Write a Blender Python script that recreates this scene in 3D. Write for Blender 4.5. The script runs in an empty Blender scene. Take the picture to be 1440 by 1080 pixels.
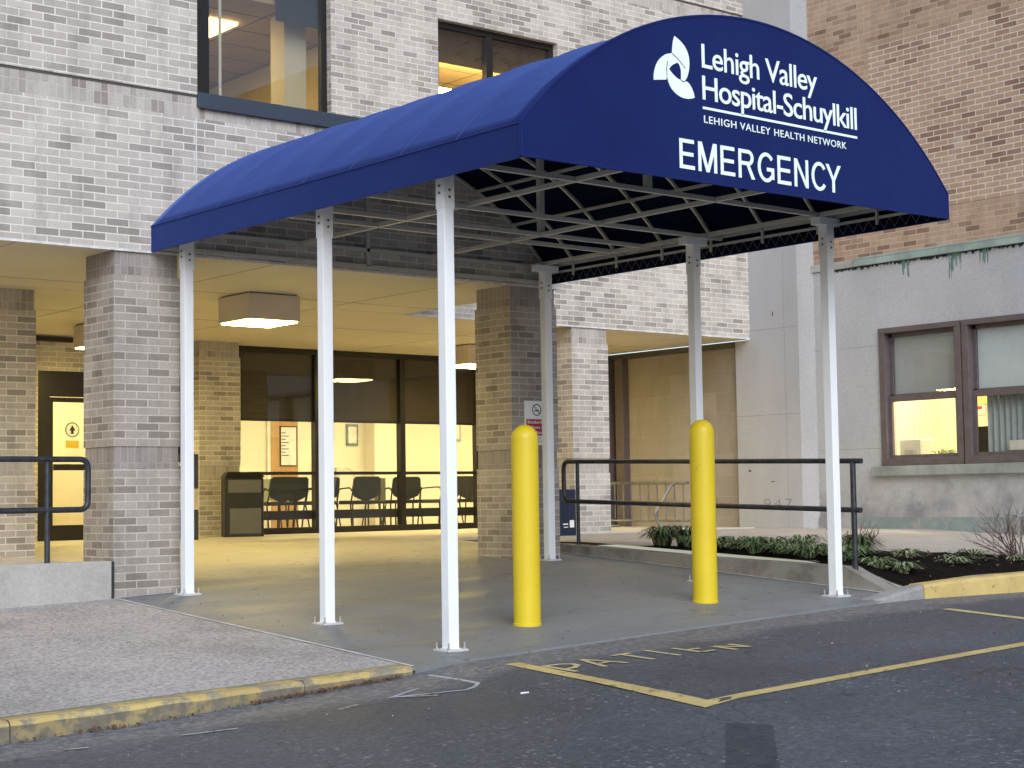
import bpy, bmesh, math, random
from mathutils import Vector, Matrix
random.seed(7)
R = math.radians
sc = bpy.context.scene
COL = sc.collection

# ------------------------------------------------------------------ materials
MATS = {}
def newmat(name):
    m = bpy.data.materials.new(name); m.use_nodes = True
    nt = m.node_tree
    b = nt.nodes['Principled BSDF']
    MATS[name] = m
    return m, nt, b
def N(nt, t, **kw):
    n = nt.nodes.new(t)
    for k, v in kw.items():
        if k.startswith('i_'):
            key = k[2:].replace('_', ' ')
            n.inputs[key].default_value = v
        else: setattr(n, k, v)
    return n
def ramp(nt, stops, interp='LINEAR'):
    r = nt.nodes.new('ShaderNodeValToRGB'); r.color_ramp.interpolation = interp
    e = r.color_ramp.elements
    while len(e) < len(stops): e.new(0.5)
    for el, (p, c) in zip(e, stops):
        el.position = p; el.color = (c[0], c[1], c[2], 1) if not isinstance(c, float) else (c, c, c, 1)
    return r
def mix(nt, fac, a, b, mode='MIX'):
    n = nt.nodes.new('ShaderNodeMix'); n.data_type = 'RGBA'; n.blend_type = mode
    for sock, v in ((n.inputs[0], fac), (n.inputs[6], a), (n.inputs[7], b)):
        if hasattr(v, 'is_output') or hasattr(v, 'links'): nt.links.new(v, sock)
        elif isinstance(v, (int, float)): sock.default_value = v
        else: sock.default_value = (v[0], v[1], v[2], 1)
    return n.outputs[2]
def noise(nt, vec, scale, detail=4, rough=.6):
    n = N(nt, 'ShaderNodeTexNoise'); n.inputs['Scale'].default_value = scale
    n.inputs['Detail'].default_value = detail; n.inputs['Roughness'].default_value = rough
    nt.links.new(vec, n.inputs['Vector']); return n.outputs['Fac']
def bump(nt, b, h, strength=.3, dist=.01):
    n = N(nt, 'ShaderNodeBump'); n.inputs['Strength'].default_value = strength; n.inputs['Distance'].default_value = dist
    nt.links.new(h, n.inputs['Height']); nt.links.new(n.outputs[0], b.inputs['Normal'])
def math_(nt, op, a, b=None):
    n = nt.nodes.new('ShaderNodeMath'); n.operation = op
    for s, v in ((n.inputs[0], a), (n.inputs[1], b)):
        if v is None: continue
        if isinstance(v, (int, float)): s.default_value = v
        else: nt.links.new(v, s)
    return n.outputs[0]
def mapped(nt, vec, scale):
    m = N(nt, 'ShaderNodeMapping'); m.inputs['Scale'].default_value = scale
    nt.links.new(vec, m.inputs['Vector']); return m.outputs[0]
def wpos(nt):
    return nt.nodes.new('ShaderNodeNewGeometry').outputs['Position']

def plain(name, col, rough=.5, metal=0., spec=.5, var=.12, vscale=6., bumps=0., bscale=60.):
    m, nt, b = newmat(name)
    P = wpos(nt)
    n = noise(nt, P, vscale)
    r = ramp(nt, [(0.25, tuple(c * (1 - var) for c in col)), (0.75, tuple(min(1, c * (1 + var)) for c in col))])
    nt.links.new(n, r.inputs[0]); nt.links.new(r.outputs[0], b.inputs['Base Color'])
    b.inputs['Roughness'].default_value = rough; b.inputs['Metallic'].default_value = metal
    b.inputs['Specular IOR Level'].default_value = spec
    if bumps: bump(nt, b, noise(nt, P, bscale, 3), bumps, .004)
    return m

def brick(name, w, h, mortar, stops, mcol, dirt=.25, msize=.0064, soldier=False, patch=1.0):
    m, nt, b = newmat(name)
    uv = nt.nodes.new('ShaderNodeUVMap').outputs[0]
    P = wpos(nt)
    t = N(nt, 'ShaderNodeTexBrick')
    t.offset = 0. if soldier else .5; t.squash = 1.
    t.inputs['Color1'].default_value = (0, 0, 0, 1); t.inputs['Color2'].default_value = (1, 1, 1, 1)
    t.inputs['Mortar'].default_value = (.5, .5, .5, 1)
    t.inputs['Scale'].default_value = 1.; t.inputs['Mortar Size'].default_value = msize
    t.inputs['Mortar Smooth'].default_value = .25; t.inputs['Bias'].default_value = 0.
    t.inputs['Brick Width'].default_value = w; t.inputs['Row Height'].default_value = h
    # slightly wavy courses
    wob = N(nt, 'ShaderNodeTexNoise'); wob.inputs['Scale'].default_value = 9.
    nt.links.new(P, wob.inputs['Vector'])
    sub = N(nt, 'ShaderNodeVectorMath', operation='SUBTRACT'); sub.inputs[1].default_value = (.5, .5, .5)
    nt.links.new(wob.outputs['Color'], sub.inputs[0])
    sca = N(nt, 'ShaderNodeVectorMath', operation='SCALE'); sca.inputs['Scale'].default_value = .004
    nt.links.new(sub.outputs[0], sca.inputs[0])
    add = N(nt, 'ShaderNodeVectorMath', operation='ADD')
    nt.links.new(uv, add.inputs[0]); nt.links.new(sca.outputs[0], add.inputs[1])
    nt.links.new(add.outputs[0], t.inputs['Vector'])
    big = noise(nt, P, .9, 3)
    v = math_(nt, 'ADD', t.outputs['Color'], math_(nt, 'MULTIPLY', math_(nt, 'SUBTRACT', big, .5), patch))
    rp = ramp(nt, stops); nt.links.new(v, rp.inputs[0])
    fine = noise(nt, P, 70, 4)
    fr = ramp(nt, [(.3, .84), (.7, 1.1)]); nt.links.new(fine, fr.inputs[0])
    c = mix(nt, 1., rp.outputs[0], fr.outputs[0], 'MULTIPLY')
    mn = ramp(nt, [(.3, tuple(k * .86 for k in mcol)), (.7, mcol)]); nt.links.new(noise(nt, P, 14, 3), mn.inputs[0])
    c = mix(nt, t.outputs['Fac'], c, mn.outputs[0])
    # weather streaks with shapes of their own
    st = noise(nt, mapped(nt, P, (1.6, 1.6, .55)), 2.2, 6, .65)
    sr = ramp(nt, [(.30, 1 - dirt), (.52, 1.)]); nt.links.new(st, sr.inputs[0])
    c = mix(nt, 1., c, sr.outputs[0], 'MULTIPLY')
    # bleached efflorescence
    ef = ramp(nt, [(.56, 0.), (.74, .35)]); nt.links.new(noise(nt, mapped(nt, P, (1, 1, .8)), 1.3, 5), ef.inputs[0])
    c = mix(nt, ef.outputs[0], c, mcol)
    nt.links.new(c, b.inputs['Base Color'])
    b.inputs['Roughness'].default_value = .85; b.inputs['Specular IOR Level'].default_value = .25
    hh = math_(nt, 'ADD', math_(nt, 'MULTIPLY', t.outputs['Fac'], -1.), math_(nt, 'MULTIPLY', fine, .25))
    bump(nt, b, hh, .55, .006)
    return m

GREY = [(.0, (.30, .272, .25)), (.14, (.335, .305, .28)), (.27, (.425, .39, .355)), (.6, (.49, .45, .41)), (1., (.56, .52, .475))]
GREY_SHADED = [(.0, (.235, .207, .185)), (.2, (.27, .24, .217)), (.34, (.325, .292, .265)), (.7, (.37, .333, .302)), (1., (.41, .373, .34))]  # overhang shade put into the colour: grey brick darkened for the front pillars
brick('brick_grey', .2133, .0677, 0, GREY, (.74, .715, .68))
brick('brick_grey_shaded', .2133, .0677, 0, GREY_SHADED, (.52, .50, .485))
brick('brick_grey_soldier_shaded', .0677, .2133, 0, [(0, (.22, .19, .175)), (.3, (.29, .262, .25)), (1, (.345, .315, .30))], (.40, .375, .36), soldier=True, msize=.0045)  # soldier course copy, shade painted in the same way
brick('brick_grey_soldier', .0677, .2133, 0, [(0, (.30, .26, .24)), (.3, (.43, .40, .37)), (1, (.50, .465, .435))], (.56, .535, .505), soldier=True, msize=.0045)
RED = [(0, (.25, .155, .11)), (.12, (.32, .205, .15)), (.28, (.42, .285, .20)), (1, (.49, .345, .245))]
brick('brick_red', .2133, .072, 0, RED, (.52, .44, .35), dirt=.25, patch=.8)
brick('brick_red_repointed', .2133, .072, 0, RED, (.74, .68, .63), dirt=.12, patch=.8)
brick('block_tan', .60, .30, 0, [(0, (.31, .275, .23)), (1, (.36, .32, .27))], (.41, .37, .32), dirt=.15, msize=.004)

def concrete(name, base, dark=.7, vs=1.2, speck=0., rough=.85, streak=False, spec=.35, bstr=.25):
    m, nt, b = newmat(name)
    P = wpos(nt)
    a = noise(nt, mapped(nt, P, (1, 1, .45) if streak else (1, 1, 1)), vs, 7, .62)
    r = ramp(nt, [(.28, tuple(k * dark for k in base)), (.5, base), (.78, tuple(min(1, k * 1.14) for k in base))])
    nt.links.new(a, r.inputs[0])
    f = noise(nt, P, 45, 5)
    fr = ramp(nt, [(.3, .88), (.7, 1.08)]); nt.links.new(f, fr.inputs[0])
    c = mix(nt, 1., r.outputs[0], fr.outputs[0], 'MULTIPLY')
    if speck:
        vo = N(nt, 'ShaderNodeTexVoronoi'); vo.inputs['Scale'].default_value = 48; nt.links.new(P, vo.inputs['Vector'])
        sp = ramp(nt, [(0, 1 - speck), (.5, 1 + speck * .2), (1, 1 + speck)])
        nt.links.new(vo.outputs['Color'], sp.inputs[0])
        c = mix(nt, 1., c, sp.outputs[0], 'MULTIPLY')
        bl = ramp(nt, [(.57, 0.), (.64, .6)]); nt.links.new(noise(nt, mapped(nt, P, (1, 1.8, 1)), 26, 6, .8), bl.inputs[0])
        c = mix(nt, bl.outputs[0], c, tuple(k * .5 for k in base))
    nt.links.new(c, b.inputs['Base Color'])
    b.inputs['Roughness'].default_value = rough; b.inputs['Specular IOR Level'].default_value = spec
    bump(nt, b, f, bstr, .004)
    return m, nt, b, c
m, nt, b, c = concrete('concrete_wall', (.435, .44, .462), .84, .8, streak=True)
P = wpos(nt); sep = nt.nodes.new('ShaderNodeSeparateXYZ'); nt.links.new(P, sep.inputs[0])
zz = math_(nt, 'ADD', sep.outputs['Z'], math_(nt, 'MULTIPLY', math_(nt, 'SUBTRACT', noise(nt, P, 1.7, 6, .65), .5), 1.5))
mr = N(nt, 'ShaderNodeMapRange'); mr.inputs['From Min'].default_value = 1.12; mr.inputs['From Max'].default_value = .85; nt.links.new(zz, mr.inputs['Value'])
pt = ramp(nt, [(.35, (.20, .20, .215)), (.5, (.33, .325, .335)), (.7, (.47, .45, .43))]); nt.links.new(noise(nt, P, 2.3, 7, .65), pt.inputs[0])
nt.links.new(mix(nt, math_(nt, 'MULTIPLY', mr.outputs[0], .85), c, pt.outputs[0]), b.inputs['Base Color'])
concrete('concrete_pier', (.425, .425, .438), .86, .9, streak=True)
concrete('concrete_low_wall', (.40, .39, .38), .8, 2.5)
concrete('concrete_planter', (.27, .25, .225), .5, 3.0)
concrete('sidewalk', (.385, .36, .35), .70, .7, speck=.38, rough=.9)
concrete('walkway', (.44, .40, .36), .8, 1.0)
concrete('pale_pad', (.62, .56, .46), .85, 1.5)
concrete('curb_grey', (.30, .30, .30), .7, 4)

# driveway slab: damp grey trowelled concrete with a lighter dry field
m, nt, b, c = concrete('driveway', (.180, .192, .206), .78, .55, rough=.55, spec=.45, bstr=.12)
P = wpos(nt)
w = noise(nt, mapped(nt, P, (.35, 1.3, 1)), 1.6, 6)
wr = ramp(nt, [(.42, 0.), (.62, .5)]); nt.links.new(w, wr.inputs[0])
c2 = mix(nt, wr.outputs[0], c, (.225, .232, .238))
# pale porch floor behind an irregular dry line
sep = nt.nodes.new('ShaderNodeSeparateXYZ'); nt.links.new(P, sep.inputs[0])
yy = math_(nt, 'ADD', sep.outputs['Y'], math_(nt, 'MULTIPLY', math_(nt, 'SUBTRACT', noise(nt, P, .9, 5), .5), 2.2))
yr = ramp(nt, [(0, 0.), (1, 1.)]);
yn = N(nt, 'ShaderNodeMapRange'); yn.inputs['From Min'].default_value = .35; yn.inputs['From Max'].default_value = 1.5
nt.links.new(yy, yn.inputs['Value'])
c3 = mix(nt, yn.outputs[0], c2, (.44, .42, .39))
sp = ramp(nt, [(.66, 1.), (.70, .45)]); nt.links.new(noise(nt, P, 7.5, 2, .4), sp.inputs[0])
c4 = mix(nt, .5, c3, mix(nt, 1., c3, sp.outputs[0], 'MULTIPLY'))
nt.links.new(c4, b.inputs['Base Color'])
rr = ramp(nt, [(.35, .42), (.65, .75)]); nt.links.new(w, rr.inputs[0]); nt.links.new(rr.outputs[0], b.inputs['Roughness'])

# asphalt
m, nt, b = newmat('asphalt')
P = wpos(nt)
a = noise(nt, P, .42, 6, .6)
r = ramp(nt, [(.30, (.058, .063, .076)), (.5, (.080, .086, .102)), (.72, (.106, .112, .130))]); nt.links.new(a, r.inputs[0])
vo = N(nt, 'ShaderNodeTexVoronoi'); vo.inputs['Scale'].default_value = 45; nt.links.new(P, vo.inputs['Vector'])
vr = ramp(nt, [(0, .65), (.6, 1.0), (.93, 1.3), (.975, 2.6), (1, 4.)]); nt.links.new(vo.outputs['Color'], vr.inputs[0])
c = mix(nt, 1., r.outputs[0], vr.outputs[0], 'MULTIPLY')
g = ramp(nt, [(.63, 0.), (.67, .8)]); nt.links.new(noise(nt, P, 28, 2, .5), g.inputs[0])
gm = ramp(nt, [(.48, 0.), (.60, 1.)]); nt.links.new(noise(nt, P, .55, 3), gm.inputs[0])
gg = math_(nt, 'MULTIPLY', g.outputs[0], gm.outputs[0])
c = mix(nt, gg, c, (.28, .27, .27))
sep = nt.nodes.new('ShaderNodeSeparateXYZ'); nt.links.new(P, sep.inputs[0])
# rough paler strip of old asphalt along the slab edge
ed = N(nt, 'ShaderNodeMapRange'); ed.inputs['From Min'].default_value = -4.95; ed.inputs['From Max'].default_value = -4.7
nt.links.new(math_(nt, 'ADD', sep.outputs['Y'], math_(nt, 'MULTIPLY', math_(nt, 'SUBTRACT', noise(nt, P, 2.2, 5), .5), .7)), ed.inputs['Value'])
ec = ramp(nt, [(.3, (.07, .072, .078)), (.5, (.16, .16, .168)), (.7, (.33, .325, .33))]); nt.links.new(noise(nt, P, 22, 6, .7), ec.inputs[0])
c = mix(nt, math_(nt, 'MULTIPLY', ed.outputs[0], .85), c, ec.outputs[0])
# hairline cracks
cr = N(nt, 'ShaderNodeTexVoronoi', feature='DISTANCE_TO_EDGE'); cr.inputs['Scale'].default_value = .38
dn = N(nt, 'ShaderNodeTexNoise'); dn.inputs['Scale'].default_value = 1.8; nt.links.new(P, dn.inputs['Vector'])
av = N(nt, 'ShaderNodeVectorMath', operation='ADD'); nt.links.new(P, av.inputs[0]); nt.links.new(dn.outputs['Color'], av.inputs[1])
nt.links.new(av.outputs[0], cr.inputs['Vector'])
cc = ramp(nt, [(0, .45), (.004, 1.)]); nt.links.new(cr.outputs['Distance'], cc.inputs[0])
c = mix(nt, 1., c, cc.outputs[0], 'MULTIPLY')
nt.links.new(c, b.inputs['Base Color'])
ro = ramp(nt, [(.3, .55), (.7, .82)]); nt.links.new(a, ro.inputs[0]); nt.links.new(ro.outputs[0], b.inputs['Roughness'])
bump(nt, b, math_(nt, 'ADD', vo.outputs['Distance'], noise(nt, P, 60, 4)), .5, .008)

m = plain('asphalt_patch', (.060, .065, .076), .8, var=.3, vscale=9, bumps=.4, bscale=80); nt = m.node_tree
ts = N(nt, 'ShaderNodeBsdfTransparent'); xs_ = N(nt, 'ShaderNodeMixShader'); rz_ = ramp(nt, [(.36, 0.), (.50, .85)]); nt.links.new(noise(nt, wpos(nt), 11, 7, .75), rz_.inputs[0])
nt.links.new(rz_.outputs[0], xs_.inputs[0]); nt.links.new(ts.outputs[0], xs_.inputs[1]); nt.links.new(nt.nodes['Principled BSDF'].outputs[0], xs_.inputs[2]); nt.links.new(xs_.outputs[0], nt.nodes['Material Output'].inputs[0])
# worn paints
def paint(name, col, under, wear=.5, scale=7.):
    m, nt, b = newmat(name)
    P = wpos(nt)
    n = noise(nt, P, scale, 8, .72)
    r = ramp(nt, [(wear - .05, 0.), (wear + .03, 1.)]); nt.links.new(n, r.inputs[0])
    v = ramp(nt, [(.3, tuple(k * .72 for k in col)), (.7, col)]); nt.links.new(noise(nt, P, 2.6, 5), v.inputs[0])
    u = ramp(nt, [(.3, tuple(k * .65 for k in under)), (.7, under)]); nt.links.new(noise(nt, P, 18, 4), u.inputs[0])
    c = mix(nt, r.outputs[0], u.outputs[0], v.outputs[0])
    nt.links.new(c, b.inputs['Base Color']); b.inputs['Roughness'].default_value = .75
    bump(nt, b, noise(nt, P, 70, 4), .35, .005)
    return m
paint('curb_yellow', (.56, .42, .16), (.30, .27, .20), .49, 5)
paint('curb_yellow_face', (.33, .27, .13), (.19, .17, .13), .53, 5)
paint('curb_yellow_clean', (.64, .49, .19), (.32, .25, .13), .39, 9)
paint('road_yellow', (.64, .50, .20), (.16, .14, .11), .41, 13)
paint('road_letter_yellow', (.62, .52, .28), (.12, .115, .11), .41, 16)
paint('plinth_stain', (.25, .315, .31), (.35, .35, .35), .48, 2.5)
paint('road_chalk', (.50, .51, .54), (.10, .10, .105), .44, 22)

plain('post_white', (.84, .87, .92), .35, 0, .5, .03, 3)
plain('frame_grey', (.56, .56, .53), .5, .2, .5, .08, 5)
plain('plate_white', (.62, .63, .63), .5, .2, .5, .15, 18)
plain('bolt_steel', (.50, .50, .52), .4, .9)
plain('caulk', (.62, .62, .62), .8, var=.3, vscale=12)
plain('dark_joint', (.03, .03, .032), .9)
plain('soffit', (.66, .60, .46), .8, var=.08, vscale=.8, bumps=.1)
plain('coping_blue', (.05, .066, .095), .38, .3, .5, .08, 2)
plain('dark_metal', (.10, .09, .085), .5, .3)
plain('frame_black', (.022, .020, .020), .35, .3)
plain('frame_bronze', (.13, .105, .11), .5, .2, .5, .2, 9)
plain('shade_dark', (.055, .043, .036), .8, var=.12, vscale=1.5)
plain('shade_grey', (.40, .41, .43), .8, var=.05)
plain('blind_white', (.62, .68, .74), .8, var=.05)
plain('curtain', (.38, .42, .44), .9, var=.1)
plain('rail_dark', (.045, .05, .062), .38, .5, .5, .5, 16, .3, 40)
plain('rail_grey', (.20, .205, .21), .4, .6, .5, .3, 12)
plain('lamp_taupe', (.62, .55, .48), .8, var=.05)
plain('trash_black', (.008, .008, .009), .35)
plain('trash_grey', (.12, .118, .105), .55, var=.08)
plain('navy_panel', (.012, .018, .045), .35)
plain('totem_slate', (.06, .065, .085), .5)
plain('totem_cream', (.62, .58, .44), .6)
plain('white_ink', (.86, .88, .88), .5, var=.02)
plain('sign_white', (.80, .93, .91), .5, var=.015)
plain('red_ink', (.42, .02, .05), .5, var=.05)
plain('black_ink', (.02, .02, .025), .5)
plain('green_ink', (.03, .16, .06), .5)
plain('yellow_ink', (.65, .48, .06), .5)
plain('room_cream', (.76, .71, .58), .8, var=.03, vscale=1)
plain('room_ceiling', (.55, .44, .26), .85, var=.05, vscale=1)
plain('room_floor', (.30, .24, .17), .5, var=.1)
plain('wood_door', (.42, .24, .085), .5, var=.15, vscale=4)
plain('chair_fabric', (.035, .042, .038), .8, var=.15, vscale=20)
plain('chair_sage', (.20, .20, .13), .8, var=.1, vscale=20)
plain('chair_metal', (.035, .03, .028), .35, .6)
plain('copper_green', (.27, .35, .325), .7, 0, .4, .35, 3, .2)
plain('copper_pale', (.36, .36, .34), .7, 0, .4, .25, 4, .2)
plain('copper_sill', (.27, .295, .27), .7, 0, .4, .35, 3, .2)
plain('stain_green', (.16, .26, .24), .85, 0, .3, .4, 6)
plain('engraved', (.25, .24, .235), .9)
plain('green_door_light', (.4, .3, .1), .6)
plain('leaf_green', (.085, .155, .055), .55, var=.5, vscale=9)
plain('leaf_pale', (.26, .31, .17), .6, var=.4, vscale=9)
plain('leaf_olive', (.055, .06, .025), .6, var=.5, vscale=9)
plain('twig', (.10, .055, .05), .8, var=.3)
plain('leaf_brown', (.13, .055, .03), .8, var=.5, vscale=30)
plain('litter_white', (.7, .7, .68), .7)
plain('paper', (.75, .72, .66), .7)
plain('picture_blue', (.16, .22, .24), .6, var=.5, vscale=12)
plain('shelf_wood', (.48, .30, .10), .6)
plain('equipment', (.55, .57, .58), .4)

m, nt, b = newmat('bollard_yellow')
P = wpos(nt)
r = ramp(nt, [(.3, (.66, .49, .014)), (.7, (.70, .53, .02))]); nt.links.new(noise(nt, P, 4, 4), r.inputs[0])
sf = ramp(nt, [(.655, 0.), (.69, .6)]); nt.links.new(noise(nt, mapped(nt, P, (1, 1, .35)), 17, 5, .7), sf.inputs[0])
nt.links.new(mix(nt, sf.outputs[0], r.outputs[0], (.33, .24, .06)), b.inputs['Base Color']); b.inputs['Roughness'].default_value = .42
sc_ = N(nt, 'ShaderNodeTexNoise'); 
bump(nt, b, noise(nt, P, 5, 3), .05, .01)

m, nt, b = newmat('canvas_blue')
P = wpos(nt); uv = nt.nodes.new('ShaderNodeUVMap').outputs[0]
r = ramp(nt, [(.3, (.0065, .0120, .076)), (.7, (.0090, .0158, .092))]); nt.links.new(noise(nt, P, 1.3, 4), r.inputs[0])
nt.links.new(r.outputs[0], b.inputs['Base Color']); b.inputs['Roughness'].default_value = .75
b.inputs['Sheen Weight'].default_value = .62; b.inputs['Sheen Roughness'].default_value = .45; b.inputs['Sheen Tint'].default_value = (.19, .33, 1, 1)
b.inputs['Specular IOR Level'].default_value = .05
wv = N(nt, 'ShaderNodeTexChecker'); wv.inputs['Scale'].default_value = 500; nt.links.new(P, wv.inputs['Vector'])
bump(nt, b, math_(nt, 'ADD', math_(nt, 'MULTIPLY', noise(nt, mapped(nt, P, (1, .5, 1)), 1.6, 3), 6.), math_(nt, 'MULTIPLY', wv.outputs['Fac'], .03)), .35, .008)
plain('canvas_shaded_inside', (.005, .008, .026), .9, spec=.05)  # shade under the canopy painted as near-black inner faces of the same canvas
plain('canvas_seam', (.05, .07, .24), .8)

m, nt, b = newmat('mulch')
P = wpos(nt)
r = ramp(nt, [(.3, (.005, .004, .004)), (.6, (.015, .010, .009)), (.82, (.05, .032, .025))]); nt.links.new(noise(nt, mapped(nt, P, (1, 2.2, 1)), 28, 6, .7), r.inputs[0])
nt.links.new(r.outputs[0], b.inputs['Base Color']); b.inputs['Roughness'].default_value = 1.; b.inputs['Specular IOR Level'].default_value = .1
bump(nt, b, noise(nt, P, 30, 6, .7), 1., .03)

def glass(name, tint=(1, 1, 1), refl=1.0, ior=1.5):
    m = bpy.data.materials.new(name); m.use_nodes = True; nt = m.node_tree
    nt.nodes.clear()
    o = N(nt, 'ShaderNodeOutputMaterial'); t = N(nt, 'ShaderNodeBsdfTransparent'); g = N(nt, 'ShaderNodeBsdfGlossy')
    t.inputs[0].default_value = (*tint, 1); g.inputs['Roughness'].default_value = .01
    g.inputs[0].default_value = (refl, refl, refl, 1)
    f = N(nt, 'ShaderNodeFresnel'); f.inputs[0].default_value = ior
    P = wpos(nt); bn = N(nt, 'ShaderNodeBump'); bn.inputs['Strength'].default_value = .06; bn.inputs['Distance'].default_value = .02
    nt.links.new(noise(nt, P, .8, 1), bn.inputs['Height']); nt.links.new(bn.outputs[0], g.inputs['Normal'])
    x = N(nt, 'ShaderNodeMixShader'); gb_ = nt.nodes.new('ShaderNodeNewGeometry'); nt.links.new(math_(nt, 'MULTIPLY', f.outputs[0], math_(nt, 'SUBTRACT', 1., gb_.outputs['Backfacing'])), x.inputs[0]); nt.links.new(t.outputs[0], x.inputs[1])
    nt.links.new(g.outputs[0], x.inputs[2]); nt.links.new(x.outputs[0], o.inputs[0])
    MATS[name] = m
glass('glass_clear', (.93, .94, .92), 1., 1.6)
glass('glass_upper', (.85, .84, .80), 1., 1.9)
def emis(name, col, s):
    m = bpy.data.materials.new(name); m.use_nodes = True; nt = m.node_tree; nt.nodes.clear()
    o = N(nt, 'ShaderNodeOutputMaterial'); e = N(nt, 'ShaderNodeEmission'); e.inputs[0].default_value = (*col, 1); e.inputs[1].default_value = s
    nt.links.new(e.outputs[0], o.inputs[0]); MATS[name] = m
emis('lamp_glow', (1, .76, .23), 52.)
emis('room_glow', (1, .86, .48), 36.)
emis('vestibule_glow', (1, .80, .38), 17.)
emis('upper_glow', (1, .72, .27), 10.)
emis('upper_fill_glow', (1, .74, .30), 48.)  # added fill for the room behind the second window
emis('office_glow', (1, .86, .50), 26.)
emis('tube_white', (.95, 1, .95), 3.)

# ------------------------------------------------------------------ mesh helpers
class MB:
    def __init__(s): s.v = []; s.f = []; s.uv = []; s.mi = []; s.mats = []
    def m(s, name):
        if name not in s.mats: s.mats.append(name)
        return s.mats.index(name)
    def face(s, pts, mat, uvs=None, off=(0, 0)):
        i = len(s.v); s.v += [tuple(p) for p in pts]; s.f.append(list(range(i, i + len(pts))))
        if uvs is None:
            a, b_, c = Vector(pts[0]), Vector(pts[1]), Vector(pts[2])
            n = (b_ - a).cross(c - b_); n = (abs(n.x), abs(n.y), abs(n.z))
            if n[2] >= n[0] and n[2] >= n[1]: uvs = [(p[0], p[1]) for p in pts]
            elif n[0] >= n[1]: uvs = [(p[1], p[2]) for p in pts]
            else: uvs = [(p[0], p[2]) for p in pts]
        s.uv.append([(u + off[0], w + off[1]) for u, w in uvs]); s.mi.append(s.m(mat))
    def box(s, x0, x1, y0, y1, z0, z1, mat, off=(0, 0), skip=''):
        A = [(x0, y0, z0), (x1, y0, z0), (x1, y1, z0), (x0, y1, z0), (x0, y0, z1), (x1, y0, z1), (x1, y1, z1), (x0, y1, z1)]
        for k, q in (('b', (0, 3, 2, 1)), ('t', (4, 5, 6, 7)), ('f', (0, 1, 5, 4)), ('r', (1, 2, 6, 5)), ('k', (2, 3, 7, 6)), ('l', (3, 0, 4, 7))):
            if k not in skip: s.face([A[j] for j in q], mat, off=off)
        return s
    def hexa(s, A, mat):   # 8 points: bottom ring, top ring
        for q in ((0, 3, 2, 1), (4, 5, 6, 7), (0, 1, 5, 4), (1, 2, 6, 5), (2, 3, 7, 6), (3, 0, 4, 7)):
            s.face([A[j] for j in q], mat)
        return s
    def bar(s, a, b, w, mat, h=None, up=(0, 0, 1)):
        a, b = Vector(a), Vector(b); d = (b - a).normalized(); u = Vector(up)
        if abs(d.dot(u)) > .98: u = Vector((0, 1, 0))
        r = d.cross(u).normalized(); u = r.cross(d).normalized(); h = h or w
        P = []
        for q in (a, b):
            for sx, sy in ((-1, -1), (1, -1), (1, 1), (-1, 1)):
                P.append(q + r * sx * w / 2 + u * sy * h / 2)
        for q in ((0, 1, 2, 3), (7, 6, 5, 4), (0, 4, 5, 1), (1, 5, 6, 2), (2, 6, 7, 3), (3, 7, 4, 0)):
            s.face([P[j] for j in q], mat)
        return s
    def tube(s, pts, r, mat, n=10, r1=None, cap=True):
        pts = [Vector(p) for p in pts]; rings = []
        t0 = (pts[1] - pts[0]).normalized()
        u = t0.orthogonal().normalized()
        for i, p in enumerate(pts):
            if i == 0: t = t0
            elif i == len(pts) - 1: t = (pts[-1] - pts[-2]).normalized()
            else: t = ((pts[i + 1] - p).normalized() + (p - pts[i - 1]).normalized()).normalized()
            u = (u - t * u.dot(t)).normalized(); w = t.cross(u)
            rr = r if r1 is None else r + (r1 - r) * i / (len(pts) - 1)
            rings.append([p + (u * math.cos(2 * math.pi * k / n) + w * math.sin(2 * math.pi * k / n)) * rr for k in range(n)])
        base = len(s.v)
        for rg in rings: s.v += [tuple(q) for q in rg]
        mi = s.m(mat)
        for i in range(len(rings) - 1):
            for k in range(n):
                k2 = (k + 1) % n
                s.f.append([base + i * n + k, base + i * n + k2, base + (i + 1) * n + k2, base + (i + 1) * n + k])
                s.uv.append([(0, 0)] * 4); s.mi.append(mi)
        if cap:
            s.f.append([base + k for k in reversed(range(n))]); s.uv.append([(0, 0)] * n); s.mi.append(mi)
            s.f.append([base + (len(rings) - 1) * n + k for k in range(n)]); s.uv.append([(0, 0)] * n); s.mi.append(mi)
        return s
    def lathe(s, c, prof, mat, n=40):
        base = len(s.v)
        for r, z in prof:
            for k in range(n):
                a = 2 * math.pi * k / n; s.v.append((c[0] + r * math.cos(a), c[1] + r * math.sin(a), c[2] + z))
        mi = s.m(mat)
        for i in range(len(prof) - 1):
            for k in range(n):
                k2 = (k + 1) % n
                s.f.append([base + i * n + k, base + i * n + k2, base + (i + 1) * n + k2, base + (i + 1) * n + k]); s.uv.append([(0, 0)] * 4); s.mi.append(mi)
        s.f.append([base + (len(prof) - 1) * n + k for k in range(n)]); s.uv.append([(0, 0)] * n); s.mi.append(mi)
        return s
    def grid(s, xs, ys, zf, mat, flip=False):
        nx, ny = len(xs), len(ys); base = len(s.v); mi = s.m(mat)
        for y in ys:
            for x in xs: s.v.append((x, y, zf(x, y)))
        for j in range(ny - 1):
            for i in range(nx - 1):
                q = [base + j * nx + i, base + j * nx + i + 1, base + (j + 1) * nx + i + 1, base + (j + 1) * nx + i]
                if flip: q.reverse()
                s.f.append(q); s.uv.append([(s.v[k][0], s.v[k][1]) for k in q]); s.mi.append(mi)
        return s
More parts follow.
